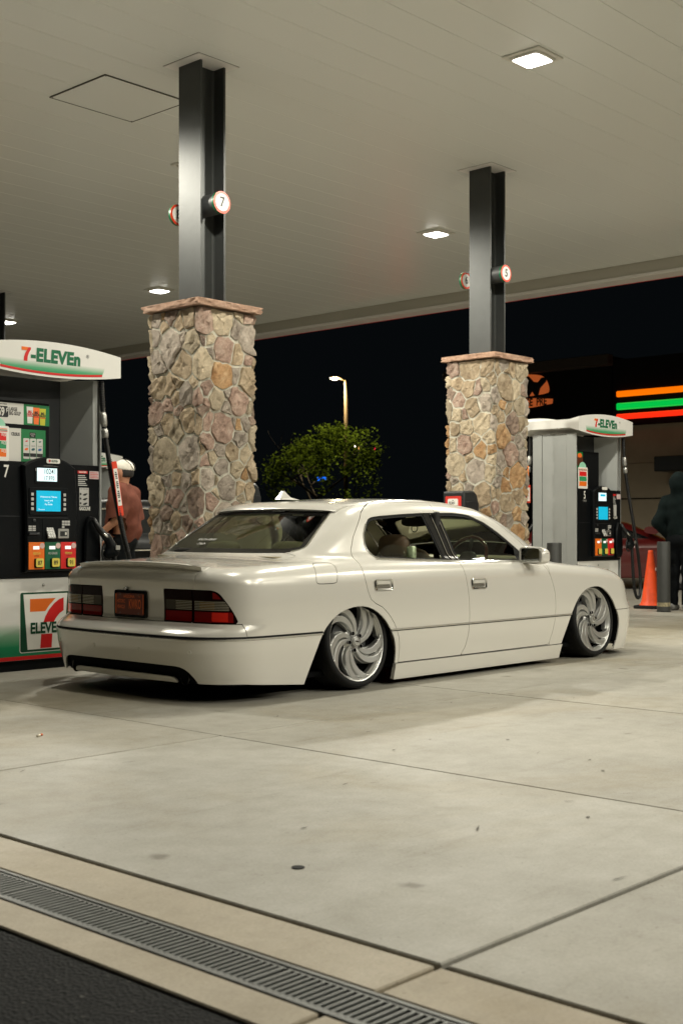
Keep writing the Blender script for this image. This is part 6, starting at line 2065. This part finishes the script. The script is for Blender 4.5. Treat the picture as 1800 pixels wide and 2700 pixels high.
# ================================================================== tree and lamps beyond
def leaf_mat():
    m = bpy.data.materials.new('leaf'); MATS['leaf'] = m; m.use_nodes = True
    nt = m.node_tree; nt.nodes.remove(nt.nodes['Principled BSDF']); out = nt.nodes['Material Output']
    d = nt.nodes.new('ShaderNodeBsdfDiffuse'); tr = nt.nodes.new('ShaderNodeBsdfTranslucent'); mx = nt.nodes.new('ShaderNodeMixShader')
    d.inputs[0].default_value = (.095, .145, .02, 1); tr.inputs[0].default_value = (.13, .20, .022, 1); mx.inputs[0].default_value = .5
    nt.links.new(d.outputs[0], mx.inputs[1]); nt.links.new(tr.outputs[0], mx.inputs[2]); nt.links.new(mx.outputs[0], out.inputs['Surface'])
leaf_mat(); M('bark', (.06, .045, .032), .9, var=.3, vscale=12, bump=.5, bscale=20)
tr_ = empty('tree', (31.9, 30.4, -.05)); tag(tr_, 'leafy green tree lit by the street lamp beyond the sedan roof', 'tree')
rt = random.Random(5)
tb = MB(); tips = []
def limb(p, d, L, r, lev):
    q = p; pts = [tuple(p)]; rr_ = [r]
    n = 4
    for i in range(n):
        d = (d + Vector((rt.uniform(-.25, .25), rt.uniform(-.25, .25), rt.uniform(-.05, .16)))).normalized()
        q = q + d * (L / n); pts.append(tuple(q)); rr_.append(r * (1 - .6 * (i + 1) / n))
        if lev >= 2: tips.append((q, d))
    tb.tube(pts, rr_, 6)
    if lev < 3:
        for k in range(4 if lev == 0 else 3):
            a = rt.uniform(0, 6.28); e = rt.uniform(.15, .9)
            dd = (d * .35 + Vector((math.cos(a), math.sin(a), e * .8))).normalized()
            limb(Vector(pts[-1 - (k % 2)]), dd, L * rt.uniform(.6, .8), r * .5, lev + 1)
limb(Vector((0, 0, 0)), Vector((0, 0, 1)), 2.35, .11, 0)
tb.build('trunk', 'bark', tr_, True)
lm = MB()
clus = []
while len(clus) < 260:
    sx_ = rt.uniform(-1.95, 1.95); dp_ = rt.uniform(-1.5, 1.5)
    ztop = 4.95 - .50 * abs(sx_ - .45) - .28 * abs(dp_) + .30 * math.sin(4.3 * sx_ + 1.1) * math.cos(3.1 * dp_)
    z_ = ztop - abs(rt.gauss(0, .75))
    if z_ < 2.2 or abs(sx_) > 2.0 - .25 * rt.random(): continue
    if math.sin(5.1 * sx_ + 2.2 * z_) * math.sin(4.4 * z_ + 3.0 * dp_) > .62: continue
    clus.append((sx_ * .6788 + dp_ * .7343, -sx_ * .7343 + dp_ * .6788, z_))
for k in range(7):
    sx_ = .10 + rt.uniform(-.35, .35); dp_ = rt.uniform(-1.4, -.4)
    clus.append((sx_ * .6788 + dp_ * .7343, -sx_ * .7343 + dp_ * .6788, 2.95 + rt.uniform(-.18, .18)))
for c0 in clus:
    for k in range(rt.randint(8, 34)):
        c = Vector(c0) + Vector((rt.gauss(0, .15), rt.gauss(0, .15), rt.gauss(0, .10)))
        u = Vector((rt.gauss(0, 1), rt.gauss(0, 1), rt.gauss(0, .6))).normalized(); w = u.orthogonal().normalized()
        w = (Matrix.Rotation(rt.uniform(0, 6.28), 3, u) @ w)
        s = rt.uniform(.04, .08)
        lm.add([c - u * s, c + w * s * .55, c + u * s, c - w * s * .55], [(0, 1, 2, 3)])
cr = lm.build('crown', 'leaf', tr_, recalc=False); 
M('pole_paint', (.07, .046, .02), .7, spec=.2); M('lamp_warm', (1, .9, .7), .3, emit=(1.0, .70, .28), estr=2.6)
sl = empty('street_lamp', (34.62, 31.78, 0)); tag(sl, 'tall street lamp with glowing head above the tree', 'street lamp')
MB().tube([(0, 0, -.05), (0, 0, 3), (0, 0, 6.72)], [.085, .075, .062], 14).build('pole', 'pole_paint', sl, True)
hd = Vector((-.6788, .7343, 0)) * .42
MB().tube([(0, 0, 6.70), (hd.x * .5, hd.y * .5, 6.80), (hd.x, hd.y, 6.82)], [.05, .045, .05], 10).build('arm', 'pole_paint', sl, True)
MB().lathe([(.001, .10), (.16, .07), (.21, .0), (.20, -.02)], 24, c=(hd.x, hd.y, 6.83), caps=False).build('lamp_hood', 'dark_plastic', sl, True)
MB().lathe([(.19, -.005), (.15, -.06), (.06, -.09), (.001, -.095)], 24, c=(hd.x, hd.y, 6.83), caps=False).build('lamp_lens', 'lamp_warm', sl, True)
pld = bpy.data.lights.new('lamp_source', 'POINT'); pld.energy = 1150; pld.color = (1.0, .82, .48); pld.shadow_soft_size = .1
plo = bpy.data.objects.new('lamp_source', pld); plo.location = (hd.x, hd.y, 6.68); link(plo, sl)
def far_light(x, y, z, r, col, strength, label):
    nm = 'far_glow_%d' % len(MATS)
    M(nm, col, .4, emit=col, estr=strength)
    t = empty('distant_light', (x, y, 0)); tag(t, label, 'light', 'far lights beyond the tree')
    MB().tube([(0, 0, -.05), (0, 0, z - r)], .05, 8).build('pole', 'dark_plastic', t, True)
    MB().lathe([(.001, -r), (r * .7, -r * .7), (r, 0), (r * .7, r * .7), (.001, r)], 14, c=(0, 0, z), caps=False).build('globe', nm, t, True)
def ray_at(px, d): 
    a = (px - 900) / 3310.0
    return (d * (.7343 + a * .6788), d * (.6788 - a * .7343))
for (px, py, d, r, col, e, lb) in ((935, 1174, 95, .13, (1, .9, .7), 6.0, 'tiny white far light right of the tree'), (945, 1180, 95, .11, (1, .5, .12), 3.0, 'tiny orange far light right of the tree'), (987, 1183, 95, .08, (.8, .02, .05), 2.0, 'tiny red far light right of the tree')):
    x, y = ray_at(px, d); far_light(x, y, 1 + (1405 - py) / 3310.0 * d, r, col, e, lb)
M('blue_sign', (.0, .2, .6), .4, emit=(.0, .16, .9), estr=1.2)
bx_, by_ = ray_at(848, 70)
bs = empty('blue_sign', (bx_, by_, 0), rad(42.75 - 90)); tag(bs, 'small blue lit sign shining through the tree', 'sign')
MB().box(-.26, .26, -.04, .04, 3.90, 4.12, r=.02).build('sign_box', 'blue_sign', bs)
MB().tube([(0, 0, -.05), (0, 0, 3.85)], .05, 8).build('post', 'dark_plastic', bs, True)
